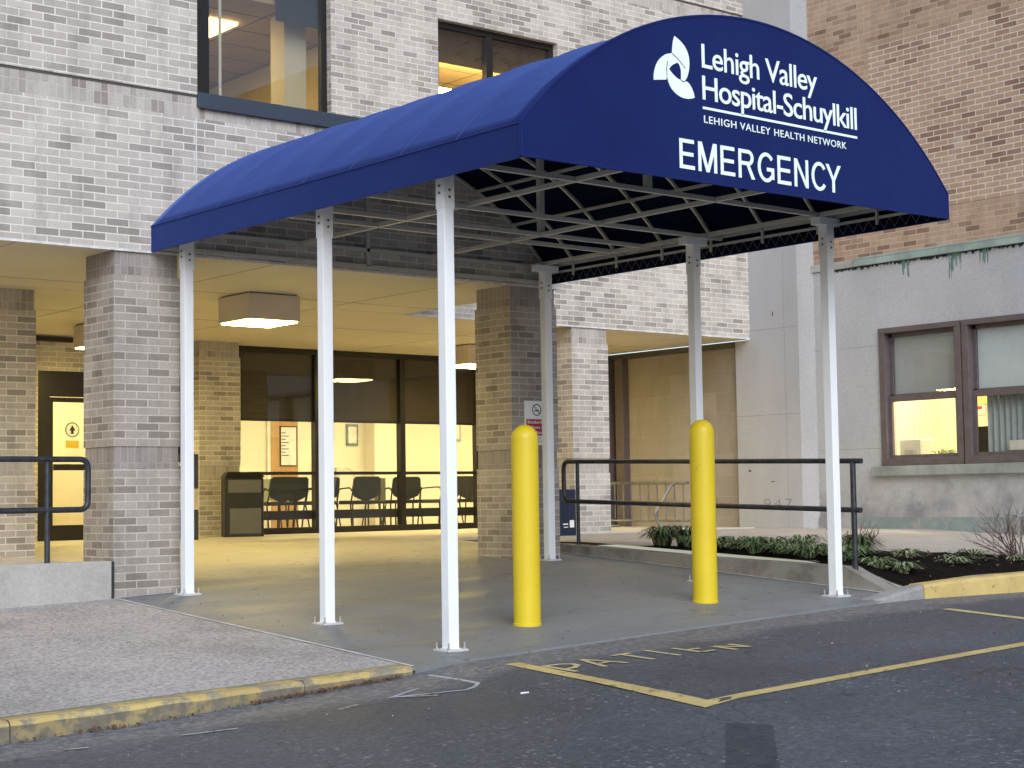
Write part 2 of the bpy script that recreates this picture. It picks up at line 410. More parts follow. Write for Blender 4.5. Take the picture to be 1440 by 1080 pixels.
    def prism(s, poly, fn, t, mat):
        """poly of 2D points, fn maps (u,v,depth) to 3D; closed slab of thickness t"""
        n = len(poly)
        s.face([fn(u, v, 0) for u, v in poly], mat)
        s.face([fn(u, v, t) for u, v in reversed(poly)], mat)
        for i in range(n):
            a, b = poly[i], poly[(i + 1) % n]
            s.face([fn(a[0], a[1], t), fn(b[0], b[1], t), fn(b[0], b[1], 0), fn(a[0], a[1], 0)], mat)
        return s
    def mesh(s, name, smooth=False, merge=False, bevel=0):
        me = bpy.data.meshes.new(name)
        me.from_pydata(s.v, [], s.f)
        for n in s.mats: me.materials.append(MATS[n])
        me.polygons.foreach_set('material_index', s.mi)
        uvl = me.uv_layers.new(name='UVMap')
        k = 0
        for poly, u in zip(me.polygons, s.uv):
            for j, li in enumerate(poly.loop_indices): uvl.data[li].uv = u[j]
        if merge or bevel:
            bm = bmesh.new(); bm.from_mesh(me); bmesh.ops.remove_doubles(bm, verts=bm.verts, dist=1e-5)
            bmesh.ops.recalc_face_normals(bm, faces=bm.faces)
            if bevel: bmesh.ops.bevel(bm, geom=[e for e in bm.edges if len(e.link_faces) == 2 and e.calc_face_angle(0) > .5], offset=bevel, segments=2, affect='EDGES', profile=.6)
            bm.to_mesh(me); bm.free()
        if smooth:
            me.polygons.foreach_set('use_smooth', [True] * len(me.polygons))
            me.set_sharp_from_angle(angle=R(40))
        me.update()
        return me
def build(name, mb, parent=None, smooth=False, **kw):
    me = mb.mesh(name, smooth, **kw) if isinstance(mb, MB) else mb
    o = bpy.data.objects.new(name, me); COL.objects.link(o)
    if parent: o.parent = parent; o.matrix_parent_inverse = parent_inv(parent)
    return o
def parent_inv(p):
    m = Matrix.Translation(p.location) @ p.rotation_euler.to_matrix().to_4x4() if p.parent is None else Matrix.Identity(4)
    return m.inverted()
def tag(o, label=None, cat=None, group=None, kind=None):
    if label: o['label'] = label
    if cat: o['category'] = cat
    if group: o['group'] = group
    if kind: o['kind'] = kind
    return o
def empty(name, loc, label, cat, group=None):
    o = bpy.data.objects.new(name, None); o.empty_display_size = .1; o.location = loc; COL.objects.link(o)
    return tag(o, label, cat, group)
def struct(name, mb, label=None, **kw):
    o = build(name, mb, **kw); o['kind'] = 'structure'
    if label: o['label'] = label
    return o
def copy_tree(o, parent=None):
    c = o.copy(); COL.objects.link(c)
    if parent is not None: c.parent = parent
    for ch in list(o.children): copy_tree(ch, c)
    return c

_cap = None
def text_mesh(s, fn, x0, x1, base, cap, mat, offset=0., t=.004, spacing=1.):
    """text as thin solid letters; x0..x1 = width, base/cap = baseline and cap height; fn(u,v,d)->3D"""
    def raw(st):
        cu = bpy.data.curves.new('t', 'FONT'); cu.body = st; cu.size = 1; cu.extrude = .5; cu.offset = offset; cu.space_character = spacing
        cu.resolution_u = 4
        ob = bpy.data.objects.new('t', cu); COL.objects.link(ob)
        dg = bpy.context.evaluated_depsgraph_get(); me = bpy.data.meshes.new_from_object(ob.evaluated_get(dg))
        bpy.data.objects.remove(ob); bpy.data.curves.remove(cu)
        return me
    h = raw('H'); ch = max(v.co.y for v in h.vertices); bpy.data.meshes.remove(h)
    me = raw(s)
    a = min(v.co.x for v in me.vertices); w = max(v.co.x for v in me.vertices) - a
    for v in me.vertices:
        u = x0 + (v.co.x - a) / w * (x1 - x0); z = base + v.co.y / ch * (cap - base)
        v.co = Vector(fn(u, z, (v.co.z + .5) * t))
    me.materials.clear(); me.materials.append(MATS[mat])
    if not me.uv_layers: me.uv_layers.new(name='UVMap')
    return me

def lerp(tab, x):
    if x <= tab[0][0]: return tab[0][1]
    for (a, b), (c, d) in zip(tab, tab[1:]):
        if x <= c: return b + (d - b) * (x - a) / (c - a)
    return tab[-1][1]

# ------------------------------------------------------------------ levels
SX, H, SB = 4.80, 3.13, 2.82       # porch right edge, soffit height, set-back plane
FL = .46
def G(x, y): return .142 + .0381 * x + .0669 * y
def zslab(x, y): return min(G(x, y), FL)
RB = [(-60, -.95), (-6, -.47), (-3.15, -.365), (-2.3, -.335), (-1.19, -.262), (-.4, -.212), (-.05, -.165), (2, -.083), (4.48, .005), (5.1, .012), (6.6, .0), (60, -.2)]
def zroad(x, y): return lerp(RB, x) + .012 * max(-25, (y + 4.3))
def zside(x, y): return G(-.35, y) + .033 * max(x + .35, -12)
def zter(x, y):
    if y > 0: z = .45
    elif y > -3.4: z = .45 + .047 * y
    else: z = .29 + (y + 3.4) * .16
    if y < -3.0:
        t = min(1, max(0, (x - 5.10) / .8)); w_ = lerp([(-4.2, .085), (-4.05, .09), (-3.58, .262), (-3.0, .285)], y)
        z = w_ * (1 - t) + z * t
    return z
def fr(a, b, n): return [a + (b - a) * i / n for i in range(n + 1)]

mb = MB()
xs = fr(-60, -8, 13)[:-1] + fr(-8, 9, 68) + fr(9, 60, 12)[1:]
ys = fr(-70, -12, 14)[:-1] + fr(-12, -4.2, 30)
struct('road', mb.grid(xs, ys, zroad, 'asphalt'), 'dark speckled asphalt road and parking lot')
# driveway slab
mb = MB()
xs, ys = fr(-.35, 4.9, 24), fr(-4.3, 7.3, 60)
mb.grid(xs, ys, zslab, 'driveway')
for a, b in zip(xs, xs[1:]):
    mb.face([(a, -4.3, -.6), (b, -4.3, -.6), (b, -4.3, G(b, -4.3)), (a, -4.3, G(a, -4.3))], 'driveway')
struct('driveway', mb, 'smooth grey concrete driveway slab under the canopy')
# floor of the covered walk: left of the porch and to the right under the set-back storey
mb = MB()
mb.grid(fr(-12, -.35, 8), fr(.2, 7.3, 4), lambda x, y: .40 + .02 * min(3, y) / 1., 'sidewalk')
mb.grid(fr(4.9, 11.2, 6), fr(SB, 7.3, 4), lambda x, y: FL, 'pale_pad')
mb.face([(4.9, SB, .3), (11.2, SB, .3), (11.2, SB, FL), (4.9, SB, FL)], 'pale_pad')
struct('covered_floor', mb, 'pale concrete floor under the overhanging storey')
# sidewalk
mb = MB().grid(fr(-14, -.35, 40), fr(-4.14, .05, 12), zside, 'sidewalk')
struct('sidewalk', mb, 'speckled exposed aggregate sidewalk beside the driveway')
# joints
mb = MB()
for i in range(14):
    y0, y1 = -4.28 + i * .305, -4.28 + (i + 1) * .305
    w = .012 + .006 * random.random()
    mb.face([(-.35 - w, y0, G(-.35, y0) + .005), (-.35 + w, y0, G(-.35, y0) + .005), (-.35 + w, y1, G(-.35, y1) + .005), (-.35 - w, y1, G(-.35, y1) + .005)], 'caulk')
mb.face([(-.35, -.035, G(-.35, 0) + .006), (.30, -.035, G(.3, 0) + .006), (.30, -.012, G(.3, 0) + .006), (-.35, -.012, G(-.35, 0) + .006)], 'caulk')
for i in range(12):
    y0, y1 = .2 - i * .35, .2 - (i + 1) * .35
    mb.face([(4.875, y1, G(4.88, y1) + .005), (4.9, y1, G(4.9, y1) + .005), (4.9, y0, G(4.9, y0) + .005), (4.875, y0, G(4.88, y0) + .005)], 'caulk')
struct('joint_line', mb, 'pale sealant line where the sidewalk meets the driveway')

# curbs
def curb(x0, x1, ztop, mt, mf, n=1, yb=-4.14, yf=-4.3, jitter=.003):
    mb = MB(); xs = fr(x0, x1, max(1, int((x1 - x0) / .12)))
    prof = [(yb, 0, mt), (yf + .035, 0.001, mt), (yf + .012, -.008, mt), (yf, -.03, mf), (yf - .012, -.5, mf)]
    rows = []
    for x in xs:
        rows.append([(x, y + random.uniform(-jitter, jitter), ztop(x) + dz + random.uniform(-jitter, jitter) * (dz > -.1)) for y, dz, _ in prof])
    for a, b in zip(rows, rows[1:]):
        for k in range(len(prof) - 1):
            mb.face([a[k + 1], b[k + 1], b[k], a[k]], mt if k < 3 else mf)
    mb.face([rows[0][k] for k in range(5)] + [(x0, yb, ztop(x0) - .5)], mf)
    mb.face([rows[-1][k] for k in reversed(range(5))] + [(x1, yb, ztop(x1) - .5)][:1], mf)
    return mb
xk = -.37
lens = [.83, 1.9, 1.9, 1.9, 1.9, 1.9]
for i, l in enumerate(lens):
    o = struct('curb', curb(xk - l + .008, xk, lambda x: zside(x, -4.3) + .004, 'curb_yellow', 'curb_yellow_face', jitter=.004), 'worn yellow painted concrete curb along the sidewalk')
    xk -= l
struct('curb', curb(4.42, 5.06, lambda x: lerp([(4.42, .035), (4.75, .09), (5.06, .128)], x), 'curb_grey', 'curb_grey', jitter=.004), 'unpainted grey curb piece ramping up at the driveway corner')
xk = 5.07
for l in (1.05, 1.9, 1.9, 1.9, 1.9):
    struct('curb', curb(xk, xk + l - .008, lambda x: lerp([(5.07, .135), (5.63, .158), (6.6, .176), (20, .2)], x), 'curb_yellow_clean', 'curb_yellow_clean'), 'bright yellow curb in front of the planting bed')
    xk += l

# terrace / walkway on the right
mb = MB().grid(fr(5.08, 11.0, 24), fr(-4.16, SB, 30), zter, 'walkway')
mb.grid(fr(11.0, 30, 6), fr(-4.16, -3.0, 2), zter, 'walkway')
struct('walkway', mb, 'pale concrete walkway along the old wing')
# joints on the walkway
mb = MB()
for k in range(4):
    x = 6.2 + k * 1.3
    mb.face([(x, -3.0, zter(x, -3.0) + .004), (x + .012, -3.0, zter(x, -3.0) + .004), (x + .012, 2.7, .454), (x, 2.7, .454)], 'dark_joint')
struct('joint_line', mb, 'thin dark control joints across the walkway')
# mulch bed
edge = [(5.09, -.75), (5.6, -1.15), (6.15, -1.9), (6.35, -2.6), (6.7, -3.15), (7.4, -3.55), (9.5, -3.65), (20, -3.7)]
mb = MB()
def bedtop(x): return lerp(edge, x)
xs = fr(5.09, 12, 110)
rows = []
for x in xs:
    yt = bedtop(x); row = []
    for k in range(13):
        t = k / 12; y = yt + (-4.145 - yt) * t
        z = zter(x, y) + .006 + .05 * math.sin(math.pi * t) * min(1, .15 + (x - 5.09) * 1.5) + (random.uniform(-.016, .022) if 0 < k < 12 else 0)
        row.append((x, y, z))
    rows.append(row)
for a, b in zip(rows, rows[1:]):
    for k in range(12): mb.face([a[k + 1], b[k + 1], b[k], a[k]], 'mulch')
tag(struct('mulch_bed', mb, 'dark brown mulch planting bed behind the curb', merge=True))
bpy.data.objects['mulch_bed']['kind'] = 'structure'

# ------------------------------------------------------------------ hospital building (grey brick)
hb = empty('hospital_building', (2, 3, 0), 'light grey brick hospital building with a covered entrance and recessed upper storey', 'building')
BG, BS = 'brick_grey', 'brick_grey_soldier'
mb = MB()
# front spandrel, y=0
mb.box(-14, SX, 0, .30, H, 4.365, BG)
mb.box(-14, SX, .002, .30, 4.365, 4.555, BS)
mb.box(-14, .45, -.014, .30, 4.575, 9.0, BG, off=(.05, .01))
mb.box(.15, .45, .30, SB, 4.575, 9.0, BG)                       # return of the front block
mb.box(SX - .30, SX, .30, SB, H + .001, 4.365, BG)                 # porch flank
mb.box(SX - .30, SX - .002, .30, SB, 4.365, 4.555, BS)
build('wall', mb, hb)
# set-back wall with two window openings
W1, W2 = (1.15, 3.77, 4.95, 6.95), (5.33, 7.27, 4.95, 6.78)
mb = MB()
mb.box(SX - .02, 10.87, SB, SB + .25, H, 4.95, BG)
mb.box(.45, SX - .02, SB, SB + .25, 4.4, 4.95, BG)
mb.box(.45, W1[0], SB, SB + .25, 4.95, 6.78, BG); mb.box(W1[1], W2[0], SB, SB + .25, 4.95, 6.78, BG)
mb.box(W2[1], 10.87, SB, SB + .25, 4.95, 6.78, BG)
mb.box(.45, W1[0], SB, SB + .25, 6.78, 6.95, BG); mb.box(W1[1], 10.87, SB, SB + .25, 6.78, 6.95, BG)
mb.box(.45, 10.87, SB, SB + .25, 6.95, 7.55, BG)
mb.box(.45, 10.87, SB + .002, SB + .25, 7.55, 7.742, BS)
mb.box(.45, 10.87, SB - .014, SB + .25, 7.762, 9.2, BG)
build('wall', mb, hb)
mb = MB()
mb.box(-14, .45, -.004, .28, 4.555, 4.575, 'dark_metal'); mb.box(.45, 10.87, SB - .004, SB + .2, 7.742, 7.762, 'dark_metal')  # dark strips painting the thin shadow under the projecting upper brickwork
build('shadow_line', mb, hb)
mb = MB()
mb.box(.452, SX + .03, -.03, .36, 4.47, 4.60, 'coping_blue'); mb.box(.452, SX + .03, -.045, -.03, 4.455, 4.50, 'coping_blue')
mb.box(SX - .33, SX + .03, .36, SB - .005, 4.557, 4.60, 'coping_blue')
build('coping', mb, hb, bevel=.004)
mb = MB().box(.45, SX - .3, .3, SB, 4.30, 4.34, 'shade_grey'); build('porch_roof', mb, hb)
mb = MB()
mb.box(.440, .452, -.004, .02, 3.14, 4.365, 'caulk'); build('sealant_joint', mb, hb)
# drip flashing under the facade
mb = MB()
mb.box(-14, SX + .004, -.006, .012, H - .022, H - .001, 'caulk'); mb.box(SX + .01, 10.87, SB - .006, SB + .02, H - .022, H - .001, 'caulk')
build('flashing', mb, hb)
# soffit
mb = MB()
mb.box(-14, SX, .012, SB, H - .012, H + .2, 'soffit'); mb.box(-14, 10.87, SB + .02, 7.5, H - .012, H + .2, 'soffit')
build('soffit', mb, hb)
mb = MB()
for a in [(-14, SX, 2.20, 2.208), (-14, 10.8, 4.6, 4.608)]: mb.box(a[0], a[1], a[2], a[3], H - .0135, H - .012, 'dark_joint')
for x in (-1.2, 1.3, 3.6): mb.box(x, x + .007, .05, 7.2, H - .0135, H - .012, 'dark_joint')
mb.box(7.0, 7.007, 2.9, 7.2, H - .0135, H - .012, 'dark_joint')
build('soffit_joint', mb, hb)
# pillars
def pillar(x0, y0, z0, w=.63, d=.585, shaded=True):
    mb = MB(); o = (-x0, 0)
    PB, PS = ('brick_grey_shaded', 'brick_grey_soldier_shaded') if shaded else (BG, BS)
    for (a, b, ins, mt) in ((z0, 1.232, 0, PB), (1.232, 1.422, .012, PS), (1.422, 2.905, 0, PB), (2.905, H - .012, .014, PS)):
        # face uv origin at the pillar corner so bricks end at the corners
        X0, X1, Y0, Y1 = x0 + ins, x0 + w - ins, y0 + ins, y0 + d - ins
        mb.face([(X0, Y0, a), (X1, Y0, a), (X1, Y0, b), (X0, Y0, b)], mt, uvs=[(X0 - x0, a), (X1 - x0, a), (X1 - x0, b), (X0 - x0, b)])
        mb.face([(X1, Y1, a), (X0, Y1, a), (X0, Y1, b), (X1, Y1, b)], mt, uvs=[(X1 - x0, a), (X0 - x0, a), (X0 - x0, b), (X1 - x0, b)])
        mb.face([(X0, Y1, a), (X0, Y0, a), (X0, Y0, b), (X0, Y1, b)], mt, uvs=[(Y1 - y0 + .1066, a), (Y0 - y0 + .1066, a), (Y0 - y0 + .1066, b), (Y1 - y0 + .1066, b)])
        mb.face([(X1, Y0, a), (X1, Y1, a), (X1, Y1, b), (X1, Y0, b)], mt, uvs=[(Y0 - y0 + .1066, a), (Y1 - y0 + .1066, a), (Y1 - y0 + .1066, b), (Y0 - y0 + .1066, b)])
        mb.face([(X0, Y0, b), (X1, Y0, b), (X1, Y1, b), (X0, Y1, b)], mt); mb.face([(X0, Y0, a), (X0, Y1, a), (X1, Y1, a), (X1, Y0, a)], mt)
    return mb
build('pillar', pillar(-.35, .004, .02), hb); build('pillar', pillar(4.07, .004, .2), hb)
build('pillar', pillar(7.43, SB + .004, .40, shaded=False), hb); build('pillar', pillar(-.36, 3.0, .35, shaded=False), hb)
build('pillar', pillar(4.33, 6.93, .40, .64, .36, False), hb)
build('pillar', pillar(10.26, 6.93, .40, .55, .36, False), hb)
# end wall at y=7.3 with the entrance doors and window wall
GY = 7.3
mb = MB()
mb.box(-14, 2.2, GY, GY + .2, .3, H - .012, BG)
mb.box(2.2, 4.33, GY, GY + .2, 2.66, H - .012, BG)
build('wall', mb, hb)
mb = MB().box(1.9, 2.66, GY - .06, GY - .002, 3.035, 3.10, 'frame_black'); build('dark_strip', mb, hb)  # dark strip across the wall top above the doors
# doors
fr_ = build('door_frame', MB().box(2.2, 4.33, GY + .02, GY + .14, 2.33, 2.66, 'frame_black').box(2.2, 2.37, GY + .02, GY + .14, .44, 2.33, 'frame_black').box(4.2, 4.33, GY + .02, GY + .14, .44, 2.33, 'frame_black').box(3.24, 3.32, GY + .02, GY + .14, .44, 2.33, 'frame_black'), hb)
for x0, x1 in ((2.38, 3.235), (3.325, 4.195)):
    d = build('door', MB().box(x0, x0 + .05, GY + .05, GY + .10, .46, 2.32, 'frame_black').box(x1 - .05, x1, GY + .05, GY + .10, .46, 2.32, 'frame_black')
              .box(x0 + .05, x1 - .05, GY + .05, GY + .10, .46, .66, 'frame_black').box(x0 + .05, x1 - .05, GY + .05, GY + .10, 2.26, 2.32, 'frame_black'), hb)
    build('pane', MB().box(x0 + .05, x1 - .05, GY + .07, GY + .08, .66, 2.26, 'glass_clear'), d)
    build('push_bar', MB().box(x0 + .05, x1 - .05, GY + .02, GY + .045, 1.37, 1.45, 'frame_black'), d)
    if x0 < 3:
        mb = MB(); n = 24
        mb.lathe((0, 0, 0), [(.0, 0), (.001, 0)], 'white_ink', 3)
        mb = MB()
        cx, cz, yy_ = 2.70, 1.90, GY + .060
        ring = lambda r: [(cx + r * math.cos(2 * math.pi * k / n), cz + r * math.sin(2 * math.pi * k / n)) for k in range(n)]
        mb.prism(ring(.10), lambda u, v, dd: (u, yy_ - dd, v), .002, 'green_ink'); mb.prism(ring(.085), lambda u, v, dd: (u, yy_ - .0025 - dd, v), .001, 'white_ink')
        mb.prism([(cx - .045, cz - .01), (cx + .045, cz - .01), (cx, cz + .06)], lambda u, v, dd: (u, yy_ - .004 - dd, v), .001, 'black_ink')
        mb.prism([(cx - .02, cz - .055), (cx + .02, cz - .055), (cx + .02, cz - .01), (cx - .02, cz - .01)], lambda u, v, dd: (u, yy_ - .004 - dd, v), .001, 'black_ink')
        mb.prism([(cx - .09, 1.66), (cx + .09, 1.66), (cx + .09, 1.76), (cx - .09, 1.76)], lambda u, v, dd: (u, yy_ - dd, v), .002, 'yellow_ink')
        build('door_decal', mb, d)
# vestibule behind the doors
mb = MB()
mb.box(2.0, 4.4, 9.4, 9.5, .4, 3.0, 'room_cream'); mb.box(1.9, 2.0, GY + .2, 9.5, .4, 3.0, 'room_cream'); mb.box(4.4, 4.5, GY + .2, 9.5, .4, 3.0, 'room_cream')
mb.box(2.0, 4.4, GY + .2, 9.4, 2.9, 3.0, 'room_cream')
build('vestibule_wall', mb, hb)
build('vestibule_floor', MB().box(1.9, 4.5, GY, 9.5, .38, .462, 'room_floor'), hb)
build('vestibule_light', MB().box(2.5, 3.9, 7.9, 8.6, 2.86, 2.895, 'vestibule_glow'), hb)
# waiting-room window wall
ww = build('window_wall_frame', MB().box(4.97, 10.26, GY, GY + .10, FL, .55, 'frame_black').box(4.97, 10.26, GY, GY + .10, H - .09, H - .012, 'frame_black')
           .box(4.97, 10.26, GY + .01, GY + .09, 1.30, 1.345, 'frame_black').box(4.97, 10.26, GY + .10, GY + .16, .66, .79, 'frame_black')
           .box(4.97, 5.03, GY, GY + .10, .55, H - .09, 'frame_black').box(6.42, 6.50, GY - .01, GY + .10, .55, H - .09, 'frame_black')
           .box(7.94, 8.03, GY - .01, GY + .10, .55, H - .09, 'frame_black').box(9.40, 9.47, GY - .01, GY + .10, .55, H - .09, 'frame_black'), hb)
for x0, x1 in ((5.03, 6.42), (6.50, 7.94), (8.03, 9.40), (9.47, 10.26)):
    build('pane', MB().box(x0, x1, GY + .045, GY + .055, .55, H - .09, 'glass_clear'), ww)
    build('roller_shade', MB().box(x0, x1, GY + .066, GY + .072, 2.10, H - .09, 'shade_dark').box(x0, x1, GY + .062, GY + .08, 2.065, 2.10, 'frame_black'), ww)
# waiting room
mb = MB()
mb.box(4.9, 17, 11.5, 11.6, .4, 3.1, 'room_cream'); mb.box(4.7, 4.9, GY + .2, 11.6, .4, 3.1, 'room_cream'); mb.box(15, 15.1, GY + .2, 11.5, .4, 3.1, 'room_cream')
mb.box(10.26, 15, GY + .1, GY + .2, .4, 3.1, 'room_cream')
mb.box(10.20, 10.9, 11.2, 11.5, .46, 3.05, 'room_cream')
build('waiting_room_wall', mb, hb)
build('waiting_room_floor', MB().box(4.9, 15, GY + .1, 11.5, .38, FL, 'room_floor'), hb)
build('waiting_room_ceiling', MB().box(4.9, 15, GY + .13, 11.5, 3.05, 3.11, 'room_cream'), hb)
for x in (5.8, 8.2, 10.6, 13): build('ceiling_panel_light', MB().box(x, x + 1.2, 8.8, 9.4, 3.02, 3.049, 'room_glow'), hb)
# upper windows
def upwin(w, mull, pn=None):
    x0, x1, z0, z1 = w; t = .075; y0, y1 = SB + .09, SB + .16
    mb = MB().box(x0, x1, y0, y1, z1 - t, z1, 'frame_black').box(x0, x1, y0, y1, z0, z0 + t, 'frame_black')
    mb.box(x0, x0 + t, y0, y1, z0 + t, z1 - t, 'frame_black').box(x1 - t, x1, y0, y1, z0 + t, z1 - t, 'frame_black')
    for m_ in mull: mb.box(m_ - .05, m_ + .05, y0 - .01, y1 + .01, z0 + t, z1 - t, 'frame_black')
    o = build('window', mb, hb)
    xs = [x0 + t] + sum([[m_ - .05, m_ + .05] for m_ in mull], []) + [x1 - t]
    for a, b in zip(xs[::2], xs[1::2]): build('pane', MB().box(a, b, SB + .12, SB + .13, z0 + t, z1 - t, 'glass_upper'), o)
    return o
w1 = upwin(W1, [2.17]); w2 = upwin(W2, [6.2])
build('white_strip', MB().box(2.395, 2.425, SB + .17, SB + .19, 4.95, 6.9, 'white_ink'), w1)  # slim white upright strip just inside the glass
build('header_panel', MB().box(W2[0], W2[1], SB + .19, SB + .2, 6.30, 6.78, 'shade_dark'), w2)
build('header_panel', MB().box(3.15, W1[1], SB + .19, SB + .2, 6.42, 6.95, 'shade_dark'), w1)
# upper room
mb = MB()
mb.box(.3, 9, 8.0, 8.1, 4.4, 7.0, 'room_cream'); mb.box(.2, .3, SB + .26, 8.1, 4.4, 7.0, 'room_cream'); mb.box(9, 9.1, SB + .26, 8.1, 4.4, 7.0, 'room_cream')
mb.box(4.5, 4.6, SB + .26, 8.0, 4.6, 6.6, 'room_cream'); mb.box(3.42, 3.72, SB + .45, SB + .75, 4.6, 6.62, 'room_cream')
build('upper_room_wall', mb, hb)
mb = MB().box(.2, 9.1, SB + .26, 8.1, 6.62, 6.70, 'room_ceiling')
build('upper_room_ceiling', mb, hb)
mb = MB()
for k in range(8): mb.box(.3, 9, 3.6 + k * .61, 3.608 + k * .61, 6.617, 6.62, 'dark_joint')
for k in range(8): mb.box(.9 + k * 1.22, .908 + k * 1.22, 3.1, 8, 6.617, 6.62, 'dark_joint')
build('ceiling_grid', mb, hb)
build('upper_room_floor', MB().box(.2, 9.1, SB + .26, 8.1, 4.40, 4.46, 'room_floor'), hb)
build('upper_light_and_fill', MB().box(2.1, 3.2, 3.95, 4.95, 6.585, 6.616, 'upper_glow'), hb)
build('upper_light_and_fill', MB().box(5.3, 7.6, 3.15, 3.45, 6.0, 6.03, 'upper_fill_glow'), hb)  # unseen panel added to brighten the room behind the second window

# soffit lamps
def lamp(name='soffit_lamp'):
    o = empty(name, (0, 0, H - .012), '', 'ceiling lamp', 'square lamps under the soffit')
    build('housing', MB().box(-.315, .315, -.315, .315, -.285, -.016, 'lamp_taupe').box(-.29, .29, -.29, .29, -.016, 0, 'dark_metal'), o, bevel=.004)
    build('diffuser', MB().box(-.29, .29, -.29, .29, -.300, -.286, 'lamp_glow'), o)
    for ch in o.children: ch.matrix_parent_inverse = Matrix.Identity(4)
    return o
l0 = lamp()
for i, (x, y, lb) in enumerate([(2.43, 2.22, 'lit square taupe ceiling lamp nearest the street, between the two front posts'),
                                (8.11, 5.72, 'lit square ceiling lamp partly hidden by the pillar with the no smoking sign'),
                                (2.36, 5.62, 'lit square ceiling lamp near the entrance doors, mostly behind the front brick pillar'),
                                (-3.35, 2.22, 'lit square ceiling lamp under the soffit beyond the left frame edge')]):
    o = l0 if i == 0 else copy_tree(l0)
    o.location = (x, y, H - .012); o['label'] = lb

# ------------------------------------------------------------------ older wing (right)
PX, WX = 10.80, 10.90
ow = empty('old_wing', (11.5, -1, 0), 'older wing with grey concrete base, red brick upper wall and green copper trim', 'building')
mb = MB()
mb.box(PX, PX + .6, 1.93, SB - .002, .2, 9.4, 'concrete_pier'); mb.prism([(PX, 1.93), (PX + .03, 1.86), (PX + .1, 1.722), (PX + .3, 1.722), (PX + .3, 1.93)], lambda u, v, d: (u, v, .2 + d), 9.2, 'concrete_pier'); mb.box(PX, PX + .6, SB - .002, 3.10, .2, H - .03, 'concrete_pier')
build('pier', mb, ow)
WIN = (-1.98, .63, 1.265, 3.07)
mb = MB()
mb.box(WX, WX + .3, WIN[1], 1.72, .1, 3.93, 'concrete_wall'); mb.box(WX, WX + .3, -20, WIN[0], .1, 3.93, 'concrete_wall')
mb.box(WX, WX + .3, WIN[0], WIN[1], .1, 1.265, 'concrete_wall'); mb.box(WX, WX + .3, WIN[0], WIN[1], WIN[3], 3.93, 'concrete_wall')
mb.box(WX - .025, WX - .0005, 1.15, 1.715, .1, .60, 'concrete_wall'); mb.box(WX - .03, WX - .0005, -20, 1.15, .1, .60, 'plinth_stain')
build('base_wall', mb, ow)
mb = MB()
mb.box(WX + .01, WX + .3, -20, 1.72, 4.04, 9.4, 'brick_red')
build('brick_wall', mb, ow)
build('repointed_brick', MB().box(WX + .004, WX + .0095, -20, .69, 4.55, 6.84, 'brick_red_repointed'), ow)
mb = MB()
mb.box(WX - .02, WX + .3, .98, 1.74, 3.935, 4.035, 'copper_pale'); mb.box(WX - .05, WX + .3, -20, .98, 3.935, 4.038, 'copper_green')
mb.box(WX - .055, WX + .05, -20, .97, 4.02, 4.045, 'copper_green')
build('cornice', mb, ow, bevel=.004)
def stain(name, col, top, height, sc_, lo):
    m = bpy.data.materials.new(name); m.use_nodes = True; nt = m.node_tree; MATS[name] = m
    b = nt.nodes['Principled BSDF']; b.inputs['Base Color'].default_value = (*col, 1); b.inputs['Roughness'].default_value = .9
    o = nt.nodes['Material Output']; t = N(nt, 'ShaderNodeBsdfTransparent'); x = N(nt, 'ShaderNodeMixShader')
    P = wpos(nt); sep = nt.nodes.new('ShaderNodeSeparateXYZ'); nt.links.new(P, sep.inputs[0])
    g = N(nt, 'ShaderNodeMapRange'); g.inputs['From Min'].default_value = top - height; g.inputs['From Max'].default_value = top; nt.links.new(sep.outputs['Z'], g.inputs['Value'])
    n = noise(nt, mapped(nt, P, (1, sc_, sc_ * .10)), 1., 4, .6)
    v = math_(nt, 'ADD', math_(nt, 'MULTIPLY', g.outputs[0], .42), n)
    r = ramp(nt, [(lo, 0.), (lo + .10, .8)]); nt.links.new(v, r.inputs[0])
    nt.links.new(r.outputs[0], x.inputs[0]); nt.links.new(t.outputs[0], x.inputs[1]); nt.links.new(b.outputs[0], x.inputs[2]); nt.links.new(x.outputs[0], o.inputs[0])
stain('drip_dark', (.05, .05, .05), 3.935, .07, 22., .72)
stain('drip_green', (.16, .27, .24), 3.935, .50, 26., .80)
build('drip_stain', MB().box(WX - .0012, WX - .0004, -2.4, 1.35, 3.865, 3.934, 'drip_dark'), ow)
for y, w in ((-.58, .10), (-1.02, .07), (.18, .07)):
    build('copper_stain', MB().box(WX - .0022, WX - .0014, y - w, y + w, 3.45, 3.934, 'drip_green'), ow)
mb = MB()
mb.box(WX - .09, WX + .1, -2.2, .76, 1.135, 1.262, 'copper_sill')
build('sill', mb, ow, bevel=.006)
mb = MB()
for z in (3.22, 2.02): mb.box(PX - .001, PX + .01, 1.94, 3.10, z, z + .006, 'engraved')
for y in (2.18,): mb.box(PX - .001, PX + .01, y, y + .004, .45, 7, 'engraved')
for z in (2.85, 1.5): mb.box(WX - .001, WX + .01, WIN[1] + .02, 1.72, z, z + .005, 'engraved')
build('stone_joint', mb, ow)
me = text_mesh('947', lambda u, v, d: (PX - d, -u, v), -2.63, -2.12, .715, .855, 'engraved', -.012, .002, 1.25)
build('engraved_date', me, ow)
for a in ((2.42, 2.49, 1.09, 1.10), (2.86, 2.90, 1.24, 1.265), (2.38, 2.395, 3.40, 3.46)): build('anchor_hole', MB().box(PX - .0015, PX, *a, 'dark_joint'), ow)
